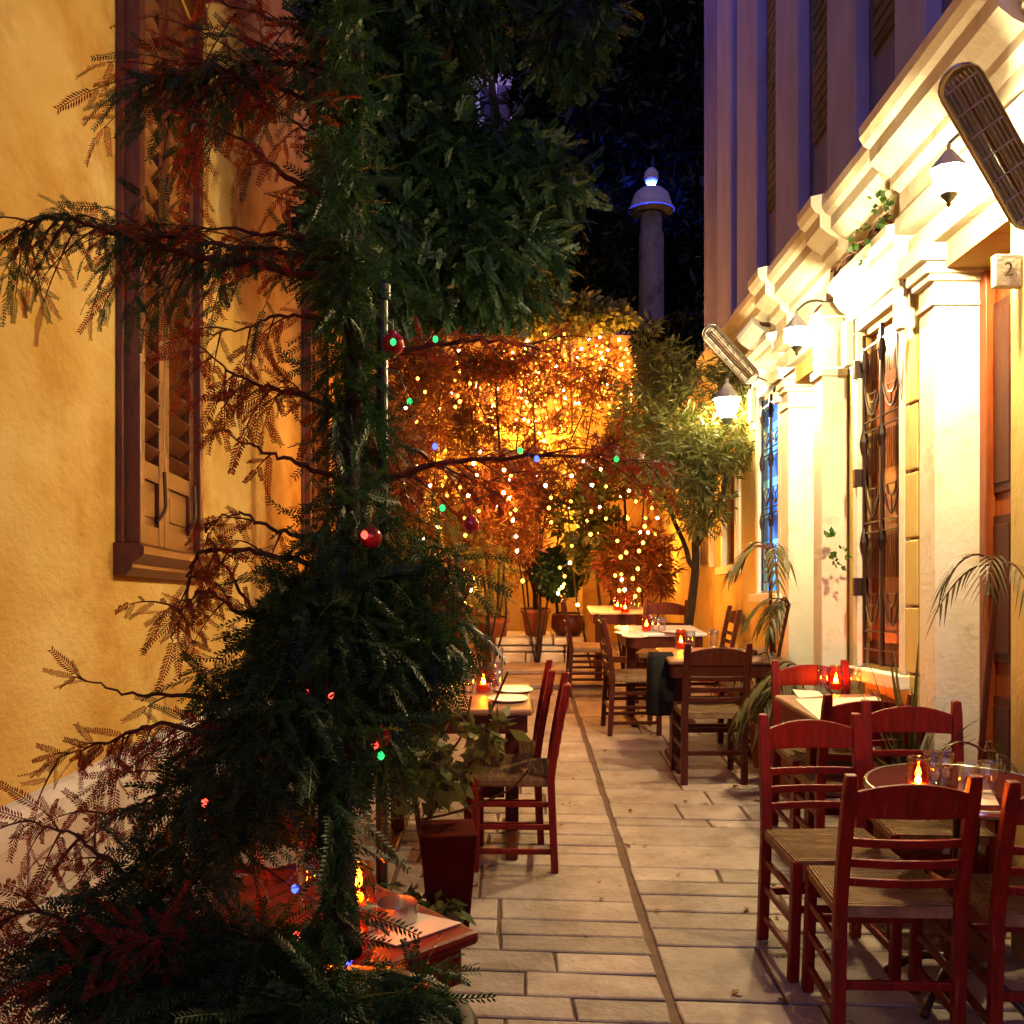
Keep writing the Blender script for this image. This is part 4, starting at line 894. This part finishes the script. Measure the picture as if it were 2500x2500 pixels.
plant('cypress_tree', F(-1.1, 7.0), [pell(900,150,140,300,7.0,1.0,2070), pell(990,430,190,240,7.2,1.0,2645), pell(900,600,150,200,6.8,.8,1839), pell(1120,640,260,130,7.4,.9,2070), pell(1020,-40,260,190,7.4,1.0,2070), pell(1400,60,110,110,7.6,.6,459), pell(1240,470,190,120,7.6,.8,1196)], BIGS, 'deep', 'tall dark cypress overhanging the middle of the alley', 'tree',
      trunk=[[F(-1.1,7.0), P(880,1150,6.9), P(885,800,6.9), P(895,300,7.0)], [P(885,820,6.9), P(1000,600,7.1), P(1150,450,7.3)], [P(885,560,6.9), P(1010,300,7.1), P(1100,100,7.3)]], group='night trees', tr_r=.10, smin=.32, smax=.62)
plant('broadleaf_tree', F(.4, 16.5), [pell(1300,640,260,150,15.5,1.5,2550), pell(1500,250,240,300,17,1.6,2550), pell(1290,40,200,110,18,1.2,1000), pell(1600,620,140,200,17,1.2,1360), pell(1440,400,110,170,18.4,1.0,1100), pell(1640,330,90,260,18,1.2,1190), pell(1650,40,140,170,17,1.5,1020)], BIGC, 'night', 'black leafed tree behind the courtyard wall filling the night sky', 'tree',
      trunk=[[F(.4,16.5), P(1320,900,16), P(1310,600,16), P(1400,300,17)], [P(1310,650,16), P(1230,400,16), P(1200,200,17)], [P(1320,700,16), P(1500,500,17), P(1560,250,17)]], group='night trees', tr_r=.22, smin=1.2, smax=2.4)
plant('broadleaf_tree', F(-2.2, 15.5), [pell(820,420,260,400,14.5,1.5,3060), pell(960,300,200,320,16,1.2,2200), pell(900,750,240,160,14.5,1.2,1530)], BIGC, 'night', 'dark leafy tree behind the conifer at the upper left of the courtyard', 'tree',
      trunk=[[F(-2.2,15.5), P(880,900,15), P(880,500,15)]], group='night trees', tr_r=.2, smin=1.2, smax=2.2)
# olive tree at the far lantern
plant('olive_tree', F(1.45, 9.0), [pell(1640,1120,130,110,8.6,.5,369), pell(1740,1080,100,90,8.5,.4,250), pell(1640,950,90,110,8.8,.4,171), pell(1580,860,20,90,8.9,.15,39), pell(1790,930,60,60,8.5,.3,92), pell(1700,1230,90,70,8.7,.4,145), pell(1570,1000,70,90,8.9,.4,105)], NAR, 'olive', 'loose olive tree glowing around the farthest lantern', 'tree',
      trunk=[[F(1.45,9.0), P(1690,1450,9.0), P(1700,1330,8.9), P(1720,1180,8.7), P(1700,1050,8.6)], [P(1695,1400,9.0), P(1660,1300,8.9), P(1610,1180,8.8), P(1600,1060,8.8)], [P(1700,1330,8.9), P(1760,1220,8.6), P(1770,1130,8.5)]], group='courtyard plants', tr_r=.045, smin=.8, smax=1.3)
shr = [
 ('shrub', (1300,950,270,150,12.0,.25,520), 'redleaf', NAR, 'loose russet climber hanging in front of the glowing wall'),
 ('shrub', (1000,1000,110,190,9.8,.5,330), 'redleaf', NAR, 'russet shrub with fairy lights left of the glowing wall'),
 ('shrub', (1180,1230,130,130,10.2,.5,360), 'redleaf', NAR, 'russet shrub at the middle of the courtyard below the dark branch'),
 ('shrub', (1310,1180,110,90,11.0,.4,190), 'redleaf', NAR, 'russet shrub under the pale parapet'),
 ('shrub', (1450,1290,90,120,10.6,.5,170), 'shrub', BRD, 'broad leaved green shrub right of the round bush'),
 ('shrub', (1520,1110,90,100,11.2,.5,200), 'redleaf', NAR, 'russet shrub under the right end of the fairy lights'),
 ('shrub', (1560,1380,90,90,10.2,.4,170), 'redleaf', NAR, 'russet shrub beside the leaning trunk'),
 ('shrub', (1180,1400,60,100,9.6,.4,180), 'olive', SPR, 'olive coloured fern like shrub left of the terracotta pot'),
 ('shrub', (1000,1330,100,140,8.6,.5,260), 'olive', SPR, 'olive fern shrub behind the conifer in the middle of the alley'),
 ('shrub', (960,1150,70,120,7.6,.4,150), 'redleaf', NAR, 'russet twiggy shrub just right of the dark pole'),
 ('shrub', (1210,880,110,50,11.9,.3,110), 'redleaf', NAR, 'russet overhang at the upper left of the fairy lights'),
 ('shrub', (1050,1480,110,80,7.4,.4,300), 'shrub', SPR, 'low fern shrub behind the bare left table'),
 ('shrub', (1390,770,170,40,12.6,.3,330), 'olive', BRD, 'leafy creeper along the top of the glowing wall'),
]
for nm, e, mt, tp_, lab in shr:
    el = pell(*e); b = Vector((el[0][0], el[0][1], el[0][1]*.0875)); c = Vector(el[0])
    sub = [el] + [pell(e[0]+random.uniform(-.8,.8)*e[2], e[1]+random.uniform(-.9,.9)*e[3], e[2]*.4, e[3]*.4, e[4], e[5]*.6, e[6]//6) for _ in range(5)]
    plant(nm, b, sub, tp_, mt, lab, 'shrub', trunk=[[b, b.lerp(c,.5)+Vector((.05,0,0)), c], [b, b.lerp(c,.6)+Vector((-.2,0,0)), c+Vector((-el[1][0]*.7,0,el[1][2]*.6))], [b, b.lerp(c,.6)+Vector((.2,0,0)), c+Vector((el[1][0]*.7,0,el[1][2]*.5))]], group='courtyard plants', tr_r=.022, smin=.8, smax=1.5)
plant('creeper', (1.9,13.2,3.2), [pell(1640,850,90,60,12.9,.25,520), pell(1700,820,60,50,12.8,.25,260), pell(1610,950,40,80,12.9,.2,160)], NAR, 'night', 'dark creeper covering the top right of the far wall', 'creeper', group='courtyard plants', smin=1.0, smax=1.8)
# round clipped bush
rbp = P(1362,1400,10.9); plant('clipped_bush', F(rbp.x, 11.35, .58), [((rbp.x, rbp.y, rbp.z), (.24,.24,.26), 900)], [clump_t(7,.05,.014)], 'deep', 'dark round clipped bush on the squat pot', 'bush', trunk=[[F(rbp.x,11.35,.58), rbp]], group='courtyard plants', tr_r=.02)
plant('potted_shrub', F(.26, 11.35, .62), [pell(1290,1340,70,110,11.2,.3,120)], NAR, 'redleaf', 'bare twiggy plant growing in the terracotta pot on the bench', 'plant', trunk=[[F(.26,11.35,.62), P(1300,1420,11.3), P(1275,1330,11.3), P(1290,1230,11.3)], [P(1298,1420,11.3), P(1250,1330,11.3), P(1240,1290,11.3)], [P(1285,1380,11.3), P(1320,1310,11.3), P(1330,1260,11.3)]], group='courtyard plants', tr_r=.025)
# ---------------------------------------------------------------- fairy lights
bulb_me = MB().lathe([(0,-.020),(.012,-.012),(.0165,0),(.012,.012),(0,.018)], 8); bulb0 = None
def strand(pts, label, grp):
    global bulb0
    top_ = pts[0]; r = empty('fairy_light_string', Matrix.Translation(top_), label, 'light string', grp); I = Matrix.Translation(-top_)
    MB().tube([I @ (p + Vector((0,.012,0))) for p in pts], .0022, 4).build('cable', M['pole'], r)
    for p in pts:
        hot = random.random() < .27
        if bulb0 is None: bulb0 = [bulb_me.build('bulb', M[k_], r, smooth=True) for k_ in ('bulb', 'bulbhot')]; bulb0[1].location = p - top_ + Vector((.1,0,.03)); b = bulb0[0]
        else: b = bulb0[int(hot)].copy(); COL.objects.link(b); b.parent = r; b.scale = [(.8 if hot else 1.0)*random.uniform(.8,1.1)]*3
        b.location = p - top_
xs = [(1085,960,1040),(1170,930,1050),(1208,880,1060),(1245,860,1060),(1278,850,1060),(1312,850,1060),(1366,830,1070),(1420,850,1000),(1475,840,1000),(1115,905,990),(1150,890,1060),(1190,900,1040),(1225,860,1060),(1262,845,1060),(1292,830,1050),(1335,820,1075),(1352,830,1080),(1378,815,1060),(1400,850,985),(1435,830,990),(1460,825,990),(1487,840,1010),(1510,830,1000),(1532,850,1030),(1550,870,1030)]
for i, (x, y0_, y1_) in enumerate(xs):
    D = 12.3 + random.uniform(-.25,.3); n = max(4, int((y1_-y0_)/16)); xx = x; pts = []
    for k in range(n): xx += random.uniform(-9,9); pts.append(P(xx, y0_+(y1_-y0_)*k/(n-1)+random.uniform(-5,5), D+random.uniform(-.04,.04)))
    strand(pts, 'strand of warm bulbs hanging in the light curtain on the far wall', 'fairy light strands of the curtain')
for l, lab in (([(1588,1195),(1580,1215),(1592,1240),(1576,1265),(1574,1285),(1582,1300),(1570,1325),(1560,1345)], 'clustered bulbs on the shrub below the right end of the curtain'),
          ([(1332,1185),(1345,1215),(1340,1240),(1346,1275)], 'short string of bulbs in the middle shrub under the parapet'),
          ([(1258,1245),(1252,1270),(1260,1310),(1262,1345),(1276,1418)], 'string of bulbs going down to the terracotta pot'),
          ([(1085,1145),(1088,1165),(1080,1185),(1092,1210)], 'short string of bulbs on the left russet shrub'),
          ([(1135,1390),(1100,1425),(1092,1443),(1155,1412),(1150,1440)], 'bulbs strung above the far left candle table'),
          ([(1502,1405),(1518,1415),(1525,1440),(1560,1440)], 'bulbs strung above the far right candle table')):
    strand([P(x, y, 9.4+random.uniform(-.1,.1)) for x, y in l], lab, 'fairy lights in the shrubs')
for x, y0_, y1_, d_ in ((1010,930,1180,9.0),(1060,1180,1420,9.0),(1150,1100,1300,9.6),(1225,1120,1250,9.8),(1420,1130,1330,9.9),(1490,1150,1440,9.6),(1545,1190,1460,9.5),(1390,1380,1470,10.2),(1120,860,1000,10.5)):
    n = 8; strand([P(x+random.uniform(-28,28), y0_+(y1_-y0_)*k/(n-1)+random.uniform(-9,9), d_+random.uniform(-.2,.2)) for k in range(n)], 'wandering strand of warm bulbs on the courtyard shrubs', 'fairy light strands on the shrubs')
for x, y0_, y1_ in ((1100,1060,1300),(1200,1110,1330),(1300,1120,1380),(1390,1110,1370),(1470,1080,1300),(1535,1120,1400),(1030,1080,1250),(1600,1150,1380)):  # hidden strands added to make the wall glow through the shrubs
    n = 7; strand([P(x+random.uniform(-22,22), y0_+(y1_-y0_)*k/(n-1), 12.2+random.uniform(-.2,.2)) for k in range(n)], 'added strand of warm bulbs behind the courtyard shrubs, lighting the far wall', 'added wall lighting strands behind the shrubs')
# ---------------------------------------------------------------- sky, camera, render
wd = bpy.data.worlds.new('World'); SC.world = wd; wd.use_nodes = True; nt = wd.node_tree; bg = nt.nodes['Background']
sk = nt.nodes.new('ShaderNodeTexSky'); sk.sky_type = 'NISHITA'; sk.sun_disc = False; sk.sun_elevation = math.radians(-4); sk.sun_rotation = math.radians(200)
tn = nt.nodes.new('ShaderNodeMix'); tn.data_type = 'RGBA'; tn.blend_type = 'MULTIPLY'; tn.inputs[0].default_value = 1; tn.inputs[7].default_value = (.9,.62,1.25,1)
nt.links.new(sk.outputs[0], tn.inputs[6]); nt.links.new(tn.outputs[2], bg.inputs[0]); bg.inputs[1].default_value = 20
cam = bpy.data.cameras.new('Camera'); co_ = bpy.data.objects.new('Camera', cam); COL.objects.link(co_); SC.camera = co_
cam.sensor_width = 36; cam.lens = 36; cam.clip_end = 300; cam.clip_start = .05
co_.location = (0, 0, CAMH); co_.rotation_euler = (PI/2, 0, 0); cam.shift_y = (HZ-1250)/2500
SC.view_settings.view_transform = 'Standard'; SC.view_settings.look = 'None'; SC.view_settings.exposure = -.12; SC.view_settings.gamma = 1
cy_ = SC.cycles; cy_.use_denoising = True; cy_.max_bounces = 6; cy_.diffuse_bounces = 3; cy_.glossy_bounces = 3; cy_.transmission_bounces = 4; cy_.transparent_max_bounces = 16
cy_.sample_clamp_indirect = 4; cy_.caustics_reflective = False; cy_.caustics_refractive = False; cy_.use_light_tree = True
